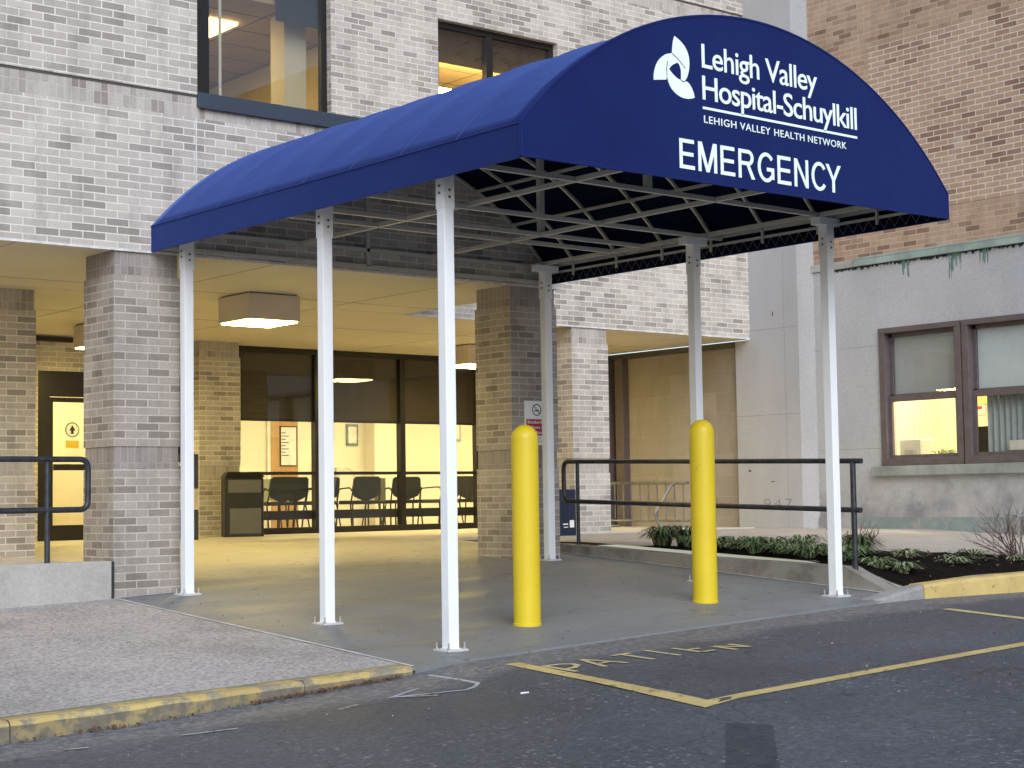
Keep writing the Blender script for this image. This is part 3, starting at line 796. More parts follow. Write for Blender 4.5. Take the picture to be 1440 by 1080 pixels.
# recess wall under the storey
mb = MB().box(WX, WX + .2, 3.10, 7.35, .3, H - .02, 'block_tan')
build('recess_wall', mb, ow)
mb = MB().box(WX - .06, WX, 3.0, 7.3, 3.02, 3.10, 'dark_metal').box(WX - .12, WX, 5.42, 5.60, FL, 3.02, 'frame_bronze').box(WX - .2, WX, 5.68, 5.95, FL, 3.02, 'frame_bronze')
build('recess_trim', mb, ow)
# double-hung windows
def sash(y0, y1):   # y1 > y0
    f = 'frame_bronze'
    z0, z1 = WIN[2], WIN[3]; x0 = WX + .03
    o = build('window', MB().box(x0 - .06, x0 + .09, y0, y0 + .09, z0 + .09, z1 - .07, f).box(x0 - .06, x0 + .09, y1 - .09, y1, z0 + .09, z1 - .07, f)
              .box(x0 - .065, x0 + .09, y0, y1, z1 - .07, z1, f).box(x0 - .065, x0 + .09, y0, y1, z0, z0 + .09, f), ow, bevel=.004)
    a, b = y0 + .09, y1 - .09
    u = build('sash', MB().box(x0 + .045, x0 + .085, a, a + .05, 2.14, z1 - .07, f).box(x0 + .045, x0 + .085, b - .05, b, 2.14, z1 - .07, f)
              .box(x0 + .045, x0 + .085, a, b, z1 - .12, z1 - .071, f).box(x0 + .045, x0 + .085, a, b, 2.14, 2.20, f), ow)
    l = build('sash', MB().box(x0 + .0, x0 + .04, a, a + .05, z0 + .09, 2.18, f).box(x0 + .0, x0 + .04, b - .05, b, z0 + .09, 2.18, f)
              .box(x0 + .0, x0 + .04, a + .05, b - .05, z0 + .09, z0 + .14, f).box(x0 + .0, x0 + .04, a + .05, b - .05, 2.10, 2.18, f), ow)
    build('pane', MB().box(x0 + .06, x0 + .066, a + .05, b - .05, 2.20, z1 - .12, 'glass_clear'), u)
    build('pane', MB().box(x0 + .018, x0 + .024, a + .05, b - .05, z0 + .14, 2.10, 'glass_clear'), l)
    return u, l, a, b
u1, l1, a1, b1 = sash(-.64, .63)
u2, l2, a2, b2 = sash(-1.98, -.66)
build('roller_blind', MB().box(WX + .121, WX + .126, a1, b1 - .03, 2.13, 3.02, 'shade_grey'), u1)
build('roller_blind', MB().box(WX + .121, WX + .126, a2, b2 - .0, 2.13, 3.02, 'blind_white'), u2)
mb = MB(); prev = None; y = a2; k = 0
while y < b2 - .12:
    x = WX + .20 + .022 * math.sin(k * 1.3) ; y2 = y + .018; x2 = WX + .20 + .022 * math.sin((k + 1) * 1.3)
    mb.face([(x, y, 1.3), (x, y, 2.5), (x2, y2, 2.5), (x2, y2, 1.3)], 'curtain'); y = y2; k += 1
build('curtain', mb, l2)
mb = MB()
mb.box(WX + .3, 14.4, 1.6, 1.7, .6, 3.3, 'room_cream'); mb.box(WX + .3, 14.4, -3.0, -2.9, .6, 3.3, 'room_cream'); mb.box(13.4, 13.5, -2.9, 1.6, .6, 3.3, 'room_cream')
mb.box(WX + .3, 13.4, -2.9, 1.6, .55, .6, 'room_floor'); mb.box(WX + .3, 13.4, -2.9, 1.6, 3.25, 3.3, 'room_cream')
mb.box(WX + .45, 13.4, -.78, -.70, .6, 3.25, 'room_cream')
build('office_wall', mb, ow)
build('office_light', MB().box(11.5, 12.7, -.5, .7, 3.2, 3.245, 'office_glow'), ow)
# office contents
def ot(name, mb, lab, cat, **k): return tag(build(name, mb, **k), lab, cat)
ot('desk_shelf', MB().box(WX + .31, 12.0, -.69, 1.2, 1.24, 1.28, 'shelf_wood').box(WX + .35, WX + .4, -.6, -.55, .6, 1.24, 'shelf_wood').box(11.9, 11.95, -.6, -.55, .6, 1.24, 'shelf_wood').box(WX + .35, WX + .4, 1.1, 1.15, .6, 1.24, 'shelf_wood').box(11.9, 11.95, 1.1, 1.15, .6, 1.24, 'shelf_wood'), 'wooden desk just inside the lit office window', 'desk')
mb = MB().box(11.42, 11.72, .42, .76, 1.28, 1.62, 'equipment').box(11.40, 11.42, .50, .68, 1.34, 1.50, 'shade_grey')
ot('printer', mb, 'small white machine on the desk behind the lower left office pane', 'printer', bevel=.02)
mb = MB().box(11.45, 11.62, -.62, -.36, 1.28, 1.75, 'trash_black')
ot('monitor', mb, 'dark box at the right edge of the lit office pane', 'monitor', bevel=.01)
mb = MB()
random.seed(3)
for k in range(60):
    a = random.uniform(0, 6.28); r0 = random.uniform(.02, .2)
    c = Vector((11.6 + .12 * math.cos(a), .12 + r0 * math.sin(a) * 1.3, 1.36 + random.uniform(0, .1)))
    d = Vector((random.uniform(-1, 1), random.uniform(-1, 1), random.uniform(.1, 1))).normalized() * .07; e = d.orthogonal().normalized() * .02
    mb.face([c - d, c + e, c + d, c - e], 'leaf_green')
mb.box(11.54, 11.68, .04, .20, 1.281, 1.36, 'leaf_brown')
ot('potted_plant', mb, 'low leafy houseplant on the office desk', 'plant')
mb = MB().box(13.38, 13.396, .75, 1.25, 2.0, 2.5, 'paper')
for k, z in enumerate((2.42, 2.33, 2.22, 2.1)): mb.box(13.374, 13.3795, .80, 1.2 - .05 * k, z - .02, z + .02, 'red_ink')
ot('poster', mb, 'pale poster with red lettering on the office wall', 'poster')
mb = MB().box(12.9, 13.39, -.4, .55, 2.12, 2.72, 'shelf_wood').box(12.9, 13.39, -.69, -.45, 1.3, 2.0, 'shelf_wood')
ot('wall_cabinet', mb, 'honey wood cabinet seen through the lit office pane', 'cabinet')
ot('paper_note', MB().box(WX + .10, WX + .105, -1.46, -1.22, 1.42, 1.54, 'paper'), 'small white card in the window with the curtains', 'note')

# ------------------------------------------------------------------ entrance canopy
L, W, V = 5.035, 4.554, .217
ca = empty('entrance_canopy', (W / 2, -L / 2, 0), 'barrel shaped navy blue fabric canopy with white lettering on six white posts', 'canopy')
zt = H + V; RC = 3.0; zc = zt + 1.045 - RC
def arc(x): return zc + math.sqrt(RC * RC - (x - W / 2) ** 2)
def tilt(x): return .022 * x / W
NA = 44
th = [math.asin(-W / 2 / RC) + (2 * math.asin(W / 2 / RC)) * i / NA for i in range(NA + 1)]
ap = [(W / 2 + RC * math.sin(t), zc + RC * math.cos(t)) for t in th]
ap[0] = (0, zt); ap[-1] = (W, zt)
BOWY = (-.5, -1.13, -1.79, -2.43, -3.07, -3.70, -4.35)
bows = [-5.035] + sorted(BOWY) + [0]
mb = MB()
ysn = []
for a, b in zip(bows, bows[1:]): ysn += [a + (b - a) * k / 5 for k in range(5)]
ysn.append(0.)
def sag(y):
    for a, b in zip(bows, bows[1:]):
        if a <= y <= b:
            t = (y - a) / (b - a); return -.016 * math.sin(math.pi * t) * min(1, (b - a) / .6)
    return 0
vb = len(mb.v)
for y in ysn:
    for i, (x, z) in enumerate(ap):
        e = math.sin(math.pi * i / NA) ** .5
        mb.v.append((x, y, z + sag(y) * e + tilt(x) * 0 + .006 * math.sin(x * 5 + y * 3.1) * e * .5))
mi = mb.m('canvas_blue'); n1 = NA + 1
for j in range(len(ysn) - 1):
    for i in range(NA):
        mb.f.append([vb + j * n1 + i, vb + j * n1 + i + 1, vb + (j + 1) * n1 + i + 1, vb + (j + 1) * n1 + i]); mb.uv.append([(0, 0)] * 4); mb.mi.append(mi)
o = build('canopy_cover', mb, ca, smooth=True)
sd = o.modifiers.new('thickness', 'SOLIDIFY'); sd.thickness = .004; sd.offset = -1; sd.material_offset = 1; o.data.materials.append(MATS['canvas_shaded_inside'])
# side valances
def valance(x, sx):
    mb = MB(); n = 30
    for k in range(n):
        y0, y1 = -L + L * k / n, -L + L * (k + 1) / n
        mb.face([(x, y0, H), (x, y1, H), (x, y1, zt + .001), (x, y0, zt + .001)], 'canvas_blue')
    return mb
for x, s in ((0, 1), (W, -1)):
    o = build('side_valance', MB().box(min(x, x + .005 * s), max(x, x + .005 * s), -L + .001, 0, H + tilt(x), zt - .002, 'canvas_blue'), ca)
    build('shaded_inside', MB().box(min(x + .0055 * s, x + .007 * s), max(x + .0055 * s, x + .007 * s), -L + .006, -.002, H + tilt(x) + .001, zt - .006, 'canvas_shaded_inside'), o)  # thin inner sheet darkened to carry the canopy's inside shade
    build('hem', MB().box(min(x - .002 * s, x + .012 * s), max(x - .002 * s, x + .012 * s), -L + .002, 0, H + tilt(x) - .012, H + tilt(x) - .0005, 'canvas_blue'), o)
# gable
poly = [(0, H), (W, H + .022)] + [(x, z - .001) for x, z in reversed(ap)]
mb = MB().prism(poly, lambda u, v, d: (u, -L - .004 + d, v), .004, 'canvas_blue')
gb = build('front_gable', mb, ca)
pl_ = [(.008, H + .002), (W - .008, H + .024)] + [(x, z - .012) for x, z in reversed(ap[1:-1])]
build('shaded_inside', MB().prism(pl_, lambda u, v, d: (u, -L + .0005 + d, v), .0015, 'canvas_shaded_inside'), gb)  # back of the gable, inside shade put into its colour
mb = MB(); rp = [(x, -L + .0, z + .002) for x, z in ap]
mb.tube(rp, .011, 'canvas_blue', 8)
mb.tube([(0, -L, H), (W, -L, H + .022)], .008, 'canvas_blue', 8); mb.tube([(0, -L, H), (0, -L, zt)], .009, 'canvas_blue', 8); mb.tube([(W, -L, H + .02), (W, -L, zt)], .009, 'canvas_blue', 8)
mb.tube([(0, -L, zt), (0, 0, zt)], .007, 'canvas_blue', 8); mb.tube([(W, -L, zt), (W, 0, zt)], .007, 'canvas_blue', 8)
build('piping', mb, ca, smooth=True)
for y in bows[1:-1]:
    mb = MB()
    for (x, z), (x2, z2) in zip(ap, ap[1:]):
        mb.face([(x, y - .006, z + .0015), (x2, y - .006, z2 + .0015), (x2, y + .006, z2 + .0015), (x, y + .006, z + .0015)], 'canvas_seam')
    build('seam', mb, ca)
F = lambda u, v, d: (u, -L - .0045 - d, v)
def gtext(name, s, x0, x1, b, c, off, sp=1.): build(name, text_mesh(s, F, x0, x1, b, c, 'sign_white', off, .003, sp), gb)
gtext('lettering', 'Lehigh Valley', 1.69, 2.945, 3.965, 4.135, .007, .94)
gtext('lettering', 'Hospital-Schuylkill', 1.69, 3.405, 3.735, 3.905, .007, .92)
for wd_, a_, b_ in (('LEHIGH', 1.70, 2.035), ('VALLEY', 2.074, 2.401), ('HEALTH', 2.444, 2.781), ('NETWORK', 2.822, 3.272)): gtext('lettering', wd_, a_, b_, 3.567, 3.619, .004, 1.1)
# EMERGENCY in plain grotesque capitals: each letter its own piece built from strokes
def cap_letter(ch, x0, w, b, h, t):
    mb = MB(); k = [0]
    def q(pts):
        d0 = .0002 * k[0]; k[0] += 1
        mb.prism([(x0 + u * w, b + v * h) for u, v in pts], lambda u, v, d: F(u, v, d + d0), .003, 'sign_white')
    tx, ty = t / w, t * .92 / h
    def st(): q([(0, 0), (tx, 0), (tx, 1), (0, 1)])
    def hb_(v0, u1=1.): q([(tx * .5, v0), (u1, v0), (u1, v0 + ty), (tx * .5, v0 + ty)])
    def ell(cx, cy, rx, ry, a0, a1, n=22):
        for i in range(n):
            a, c = R(a0 + (a1 - a0) * i / n), R(a0 + (a1 - a0) * (i + 1.05) / n)
            P_ = lambda an, s_: (cx + (rx - (tx if s_ else 0)) * math.cos(an), cy + (ry - (ty if s_ else 0)) * math.sin(an))
            d0 = .0002 * (i % 2) ; mb.prism([(x0 + u * w, b + v * h) for u, v in (P_(a, 1), P_(a, 0), P_(c, 0), P_(c, 1))], lambda u, v, d: F(u, v, d + d0), .003, 'sign_white')
    if ch == 'E': st(); hb_(0, 1); hb_(1 - ty, .97); hb_(.5 - ty / 2, .92)
    if ch == 'M':
        st(); q([(1 - tx, 0), (1, 0), (1, 1), (1 - tx, 1)]); q([(0, 1), (tx * 1.25, 1), (.5 + tx * .5, 0), (.5 - tx * .5, 0)]); q([(1 - tx * 1.25, 1), (1, 1), (.5 + tx * .5, 0), (.5 - tx * .5, 0)])
    if ch == 'N': st(); q([(1 - tx, 0), (1, 0), (1, 1), (1 - tx, 1)]); q([(0, 1), (tx * 1.05, 1), (1, 0), (1 - tx * 1.05, 0)])
    if ch == 'Y': q([(.5 - tx / 2, 0), (.5 + tx / 2, 0), (.5 + tx / 2, .45), (.5 - tx / 2, .45)]); q([(0, 1), (tx * 1.2, 1), (.5 + tx / 2, .42), (.5 - tx / 2, .42)]); q([(1 - tx * 1.2, 1), (1, 1), (.5 + tx / 2, .42), (.5 - tx / 2, .42)])
    if ch == 'R':
        st(); hb_(1 - ty, .62); hb_(.46, .62); ell(.62, .73, .34, .27, -90, 90); q([(.50, .47), (.50 + tx * 1.1, .47), (1.03, 0), (1.03 - tx * 1.25, 0)])
    if ch in 'CG':
        ell(.52, .5, .52, .52, 38, 322 if ch == 'C' else 318, 34)
        if ch == 'G': q([(1 - tx, .10), (1, .10), (1, .50), (1 - tx, .50)]); q([(.55, .50 - ty), (1, .50 - ty), (1, .50), (.55, .50)])
    return mb
ws_ = {'E': .150, 'M': .190, 'R': .168, 'G': .178, 'N': .158, 'C': .172, 'Y': .178}
word = 'EMERGENCY'; gap = (3.195 + .045 - 1.445 - sum(ws_[c] for c in word)) / 8; xx = 1.445
for c in word:
    build('letter', cap_letter(c, xx, ws_[c], 3.213, .212, .030), gb); xx += ws_[c] + gap - (.045 if c == 'C' else 0)
build('underline', MB().box(1.69, 3.405, -L - .0075, -L - .0045, 3.664, 3.682, 'sign_white'), gb)
logo = [(1.419, 4.145), (1.467, 4.124), (1.516, 4.09), (1.547, 4.048), (1.562, 3.997), (1.559, 3.932), (1.54, 3.876), (1.513, 3.836), (1.541, 3.835), (1.573, 3.81), (1.597, 3.772), (1.609, 3.733), (1.562, 3.718), (1.488, 3.715), (1.423, 3.735), (1.375, 3.769), (1.349, 3.812), (1.337, 3.851), (1.328, 3.821), (1.207, 3.802), (1.209, 3.843), (1.226, 3.898), (1.26, 3.95), (1.309, 3.989), (1.35, 4.008), (1.391, 4.017), (1.395, 4.059), (1.405, 4.107)]
hole = [(1.358, 3.901), (1.388, 3.931), (1.438, 3.958), (1.457, 3.949), (1.474, 3.907), (1.472, 3.842), (1.443, 3.846), (1.402, 3.867), (1.371, 3.891)]
def smooth_poly(p, n=3):
    out = []; m = len(p)
    sharp = lambda i: (Vector(p[i]) - Vector(p[i - 1])).angle(Vector(p[(i + 1) % m]) - Vector(p[i])) > .75
    for i in range(m):
        P0, P1, P2, P3 = [Vector(p[(i + k) % m]) for k in (-1, 0, 1, 2)]
        m1 = (P2 - P0) / 2 if not sharp(i) else (P2 - P1); m2 = (P3 - P1) / 2 if not sharp((i + 1) % m) else (P2 - P1)
        for k in range(n):
            t = k / n; out.append(tuple((2*t**3-3*t*t+1)*P1 + (t**3-2*t*t+t)*m1 + (-2*t**3+3*t*t)*P2 + (t**3-t*t)*m2))
    return out
mb = MB().prism(smooth_poly(logo), F, .003, 'sign_white'); lg = build('logo', mb, gb)
mb = MB().prism(smooth_poly(hole), lambda u, v, d: F(u, v, .0031 + d), .0012, 'canvas_blue')
for pts in ([(1.337, 3.851), (1.334, 3.90), (1.345, 3.955)], [(1.391, 4.017), (1.45, 3.985), (1.50, 3.945), (1.52, 3.93)], [(1.513, 3.836), (1.49, 3.83), (1.472, 3.842)]):
    for (a, b), (c, d) in zip(pts, pts[1:]):
        v_ = Vector((c - a, d - b)).normalized() * .003; q = Vector((-v_.y, v_.x))
        mb.prism([(a - q.x, b - q.y), (c - q.x, d - q.y), (c + q.x, d + q.y), (a + q.x, b + q.y)], lambda u, v, d2: F(u, v, .0031 + d2), .001, 'canvas_blue')
build('logo_detail', mb, gb)

# posts
def post(x, y):
    zb = G(x, y); zs = 3.30
    mb = MB().box(x - .043, x + .043, y - .043, y + .043, zb + .008, 3.0, 'post_white')
    p = build('post', mb, ca, bevel=.006)
    build('sleeve', MB().box(x - .048, x + .048, y - .048, y + .048, 2.96, zs, 'post_white'), p, bevel=.004)
    build('base_plate', MB().box(x - .088, x + .088, y - .088, y + .088, zb - .006, zb + .009, 'plate_white').box(x - .05, x + .05, y - .05, y + .05, zb + .009, zb + .016, 'post_white'), p, bevel=.002)
    for sx in (-1, 1):
        for sy in (-1, 1):
            mb = MB()
            mb.tube([(x + sx * .069, y + sy * .069, zb + .008), (x + sx * .069, y + sy * .069, zb + .055)], .006, 'bolt_steel', 8)
            mb.tube([(x + sx * .069, y + sy * .069, zb + .009), (x + sx * .069, y + sy * .069, zb + .021)], .012, 'bolt_steel', 6)
            build('anchor_bolt', mb, p)
    for z in (3.07, 3.12):
        build('screw', MB().tube([(x - .049, y, z), (x - .056, y, z)], .009, 'dark_metal', 8), p); build('screw', MB().tube([(x, y - .049, z - .03), (x, y - .056, z - .03)], .009, 'dark_metal', 8), p)
    build('bracket', MB().box(x - .075, x + .15 if x < 2 else x + .075, y - .055, y + .055, 3.235, 3.275, 'post_white') if 0 else MB().box(x - .14, x + .14, y - .052, y + .052, 3.235, 3.30, 'post_white'), p, bevel=.003)
for x, y in ((.245, -.19), (.245, -2.37), (.228, -3.93), (4.335, -.25), (4.27, -2.42), (4.42, -3.87)):
    post(x, y)
# frame
T, FM = .036, 'frame_grey'
zf = 3.32
hx = (.245, 4.32)
for x in hx: build('header_beam', MB().bar((x, -L + .06, zf), (x, -.02, zf), T, FM), ca)
for x in (W / 3, 2 * W / 3):
    build('joist', MB().bar((x, -L + .06, zf), (x, -.02, zf), T, FM), ca)
for y in (-3.87, -2.55, -1.70, -1.28):
    build('cross_bar', MB().bar((.04, y, zf + (.001 if y != -2.55 else -.02)), (W - .04, y, zf + (.001 if y != -2.55 else -.02)), T, FM), ca)
for x, y in ((W / 2, -3.87), (2 * W / 3, -1.70), (W / 2, -L + .05)):
    build('king_post', MB().bar((x, y, zf + .02), (x, y, arc(x) - .05), T * 1.45, FM), ca)
for y in (-L + .045,) + BOWY + (-.035,):
    pts = [(W / 2 + (RC - .04) * math.sin(t * .985), y, zc + (RC - .04) * math.cos(t * .985)) for t in th[::2]]
    mb = MB()
    for a, b in zip(pts, pts[1:]): mb.bar(a, b, .026, FM, up=(0, 1, 0))
    build('bow', mb, ca)
for x in (.50, .98, W / 2, W - .98, W - .50):
    z = zc + math.sqrt((RC - .055) ** 2 - (x - W / 2) ** 2)
    build('purlin', MB().bar((x, -L + .05, z - .02), (x, -.05, z - .02), .026, FM), ca)
# back frame on the facade
mb = MB().bar((.04, -.03, H + .03), (W - .04, -.03, H + .03), T, FM).bar((.04, -.03, zf), (W - .04, -.03, zf), T, FM).bar((W / 2, -.03, H + .03), (W / 2, -.03, arc(W / 2) - .06), T, FM)
build('back_frame', mb, ca)
mb = MB().bar((.04, -L + .04, H + .12), (W - .04, -L + .04, H + .12), .03, FM)
build('front_rail', mb, ca)
for x, s in ((.035, 1), (W - .035, -1)):
    e = build('eave_rail', MB().bar((x, -L + .05, 3.25), (x, -.02, 3.25), .022, FM).bar((x, -L + .05, zf), (x, -.02, zf), .03, FM), ca)
    for k in range(8):
        mb = MB(); y = -.5 - k * .643 if k < 7 else -L + .1; mb.bar((x + s * .02, y, zf), (x + s * .02, y, 3.19), .02, FM)
        mb.bar((x + s * .02, y, zf), (hx[0] if s > 0 else hx[1], y, zf), .02, FM)
        build('hanger', mb, e)
    mb = MB(); y = -L + .08; k = 0
    while y < -.1:
        mb.bar((x - s * .015, y, 3.24 if k % 2 else 3.155), (x - s * .015, y + .055, 3.155 if k % 2 else 3.24), .004, 'rail_grey'); y += .055; k += 1
    build('lacing', mb, e)

# ------------------------------------------------------------------ bollards
for (x, y, lb) in ((1.37, -3.40, 'yellow steel bollard standing on the driveway beside the middle white post'), (3.31, -3.40, 'yellow steel bollard in front of the planter railing near the right canopy post')):
    z = G(x, y); r = .104
    prof = [(r + .004, -.02), (r + .004, .012), (r, .016)] + [(r, k * .2) for k in range(1, 7)] + [(r, 1.41)] + [(r * math.cos(a), 1.41 + r * 1.05 * math.sin(a)) for a in [R(q) for q in range(8, 90, 8)]] + [(.002, 1.41 + r * 1.05)]
    o = build('bollard', MB().lathe((x, y, z), prof, 'bollard_yellow'), smooth=True)
    o['label'] = lb; tag(o, lb, 'bollard', 'yellow bollards under the canopy')

# ------------------------------------------------------------------ low walls and rails
o = struct('low_wall', MB().box(-14, -.375, -.01, .19, -.1, .445, 'concrete_low_wall'), bevel=.008)
o['kind'] = 'thing'; tag(o, 'low grey concrete wall left of the front brick pillar', 'low wall')
tag(build('joint_strip', MB().box(-.374, -.352, -.012, .19, .0, .44, 'dark_joint')), 'black filler strip between the low wall and the brick pillar', 'joint strip')
def pipe_path(pts, r=.08, n=6):
    out = [Vector(pts[0])]
    for a, b, c in zip(pts, pts[1:], pts[2:]):
        a, b, c = Vector(a), Vector(b), Vector(c)
        p = b + (a - b).normalized() * r; q = b + (c - b).normalized() * r
        for k in range(n + 1):
            t = k / n; out.append(p * (1 - t) ** 2 + b * 2 * t * (1 - t) + q * t * t)
    out.append(Vector(pts[-1])); return out
rl = empty('handrail', (-3, .09, .44), 'dark pipe handrail with a rounded end on the low wall left of the pillar', 'handrail')
build('rail', MB().tube(pipe_path([(-14, .09, 1.30), (-.545, .09, 1.31), (-.545, .09, .885), (-14, .09, .875)]), .025, 'rail_dark', 12), rl, smooth=True)
for x in (-.91, -2.7, -4.5): build('post', MB().tube([(x, .09, .43), (x, .09, 1.29)], .024, 'rail_dark', 12), rl, smooth=True)
# planter wall
mb = MB()
def pw(y):  return lerp([(-4.05, .075), (-3.58, .275), (-1.96, .325), (.27, .435), (1, .45)], y)
ysx = [-4.0, -3.58, -3.0, -2.4, -1.8, -1.2, -.6, 0., .27]
for a, b in zip(ysx, ysx[1:]):
    mb.face([(4.9, b, -.1), (4.9, a, -.1), (4.9, a, pw(a)), (4.9, b, pw(b))], 'concrete_planter')
    mb.face([(5.1, a, -.1), (5.1, b, -.1), (5.1, b, pw(b)), (5.1, a, pw(a))], 'concrete_planter')
    mb.face([(4.9, a, pw(a)), (5.1, a, pw(a)), (5.1, b, pw(b)), (4.9, b, pw(b))], 'concrete_planter')
mb.box(4.89, 5.12, -4.16, -3.999, -.2, .072, 'concrete_planter')
mb.face([(4.9, -4.0, -.1), (5.1, -4.0, -.1), (5.1, -4.0, pw(-4)), (4.9, -4.0, pw(-4))], 'concrete_planter')
mb.face([(5.1, .27, -.1), (4.9, .27, -.1), (4.9, .27, pw(.27)), (5.1, .27, pw(.27))], 'concrete_planter')
tag(build('planter_wall', mb, merge=True), 'low stained concrete retaining wall along the right side of the driveway', 'retaining wall')
rl = empty('handrail', (5, -1.7, .3), 'dark pipe handrail on the low planter wall beside the yellow bollard', 'handrail')
def rz(y, z0, z1): return z0 + (z1 - z0) * (.25 - y) / 3.9
X5 = 5.0
build('rail', MB().tube(pipe_path([(X5, -3.72, rz(-3.72, 1.305, 1.21)), (X5, .27, 1.305), (X5, .27, .885), (X5, -3.70, rz(-3.70, .885, .775))]), .024, 'rail_dark', 12), rl, smooth=True)
for y in (.05, -3.62): build('post', MB().tube([(X5, y, pw(y) - .02), (X5, y, rz(y, 1.30, 1.205))], .026 if y < 0 else .02, 'rail_dark', 12), rl, smooth=True)

# ------------------------------------------------------------------ road markings
def stroke(pts, w, mat, dz=.004):
    mb = MB()
    pts = [Vector(p) for p in pts]; n = len(pts)
    left, right = [], []
    for i, p in enumerate(pts):
        if i == 0: d = (pts[1] - p)
        elif i == n - 1: d = (p - pts[i - 1])
        else: d = (pts[i + 1] - p).normalized() + (p - pts[i - 1]).normalized()
        d.normalize(); q = Vector((-d.y, d.x)) * w / 2
        k = 1. if i in (0, n - 1) else 1 / max(.4, math.cos(((pts[i + 1] - p).angle(p - pts[i - 1])) / 2))
        left.append(p + q * k); right.append(p - q * k)
    for a, b, c, d in zip(left, left[1:], right[1:], right):
        m_ = max(1, int((b - a).length / .25))
        for j in range(m_):
            t0, t1 = j / m_, (j + 1) / m_
            Q = [d.lerp(c, t0), d.lerp(c, t1), a.lerp(b, t1), a.lerp(b, t0)]
            mb.face([(q.x, q.y, zroad(q.x, q.y) + dz) for q in Q], mat)
    return mb
def mark(name, strokes, w, mat, label, dz=.004):
    mb = MB()
    for k, s in enumerate(strokes):
        m2 = stroke(s, w, mat, dz + .0012 * k)
        b0 = len(mb.v); mb.v += m2.v; mb.f += [[i + b0 for i in f] for f in m2.f]; mb.uv += m2.uv; mb.m(mat); mb.mi += m2.mi
    o = build(name, mb); o['kind'] = 'structure'; o['label'] = label; return o
mark('parking_line', [[(.205, -4.62), (-.17, -6.735), (2.9, -6.765), (8.5, -6.9)]], .115, 'road_yellow', 'yellow painted parking bay outline on the asphalt')
mark('parking_line', [[(4.36, -5.03), (4.08, -5.95), (3.7, -7.2)]], .09, 'road_letter_yellow', 'short faded parking line near the right curb')
LET = {'P': [[(.235, -4.898), (.351, -4.915), (.415, -4.98), (.401, -5.048), (.311, -5.118), (.215, -5.125)], [(.235, -4.898), (.193, -5.272)]],
       'A': [[(.588, -4.867), (.456, -5.257)], [(.588, -4.867), (.655, -5.249)], [(.513, -5.123), (.627, -5.115)]],
       'T': [[(.919, -4.919), (.876, -5.269)], [(.828, -4.91), (.995, -4.914)]],
       'I': [[(1.155, -4.89), (1.114, -5.272)]],
       'E': [[(1.343, -4.968), (1.309, -5.269)], [(1.316, -5.12), (1.444, -5.128)], [(1.309, -5.279), (1.430, -5.295)]],
       'N': [[(1.567, -5.129), (1.536, -5.388)], [(1.575, -5.142), (1.675, -5.365)], [(1.703, -5.153), (1.682, -5.373)]]}
for k in 'PATIEN': mark('painted_letter', LET[k], .041, 'road_letter_yellow', 'faded yellow letter %s painted on the asphalt' % k, .0045)
mark('chalk_mark', [[(-.34, -4.43), (-.34, -4.71), (-.36, -4.97), (-.45, -5.05), (-.55, -5.09), (-.97, -4.9), (-.68, -4.78)], [(-.97, -4.9), (-.77, -5.1)]], .028, 'road_chalk', 'white chalk arrow loop on the asphalt by the curb end')
mark('chalk_mark', [[(-1.39, -4.96), (-1.23, -4.93)], [(-2.36, -4.87), (-2.06, -4.96)], [(-3., -4.77), (-2.88, -4.82)]], .026, 'road_chalk', 'short white chalk dashes on the asphalt near the yellow curb')

mb = MB(); pq = [(-.44, -7.13), (-.36, -7.38), (-1.55, -8.50), (-1.66, -8.27)]
mb.face([(x, y, zroad(x, y) + .003) for x, y in pq], 'asphalt_patch')
struct('road_patch', mb, 'smooth darker square patch in the asphalt near the camera')
# ------------------------------------------------------------------ plants
random.seed(21)
def tuft(name, x, y, n, h, spread, mats, label, group, wide=.012, cat='plant', dead=.1):
    z = zter(x, y) + .02
    mb = MB()
    for k in range(n):
        a = random.uniform(0, 2 * math.pi); rr = random.uniform(0, .35) * spread
        p = Vector((x + rr * math.cos(a), y + rr * math.sin(a), z - .02)); hh = h * random.uniform(.55, 1.15); ln = spread * random.uniform(.5, 1.1)
        aa = a + random.uniform(-.6, .6); d = Vector((math.cos(aa), math.sin(aa), 0)); w = Vector((-d.y, d.x, 0)) * wide * random.uniform(.7, 1.3)
        m_ = random.choice(mats) if random.random() > dead else 'leaf_olive'
        P_ = [p + d * ln * t * (.4 + .6 * t) + Vector((0, 0, hh * (1 - (1 - t) ** 2) - hh * .55 * t ** 3)) for t in (0, .3, .6, .85, 1)]
        ws = (.7, 1, .9, .55, .05)
        for i in range(4):
            mb.face([P_[i] - w * ws[i], P_[i] + w * ws[i], P_[i + 1] + w * ws[i + 1], P_[i + 1] - w * ws[i + 1]], m_)
    return tag(build(name, mb), label, cat, group)
g1 = 'green lilies along the planter wall'
sp_ = [(5.28, -1.35), (5.3, -1.62), (5.5, -1.75), (5.27, -1.9), (5.52, -2.1), (5.28, -2.2), (5.75, -2.3), (5.3, -2.5), (5.55, -2.65), (5.3, -2.85), (5.8, -2.8), (5.32, -3.15), (5.55, -3.1)]
for i, (x, y) in enumerate(sp_):
    tuft('lily_clump', x + random.uniform(-.04, .1), y, random.randint(70, 170), random.uniform(.12, .24), random.uniform(.18, .30), ['leaf_green', 'leaf_green', 'leaf_pale'], 'clump of green strappy leaves in the row behind the planter wall', g1, .010)
for i, (x, y) in enumerate([(5.28, -3.62), (5.42, -3.8)]):
    tuft('lily_clump', x, y, 90, .13, .2, ['leaf_green', 'leaf_pale'], 'low bright green clump at the street end of the planter wall', 'lilies at the street end of the planter wall', .010)
g2 = 'pale flattened clumps on the mulch'
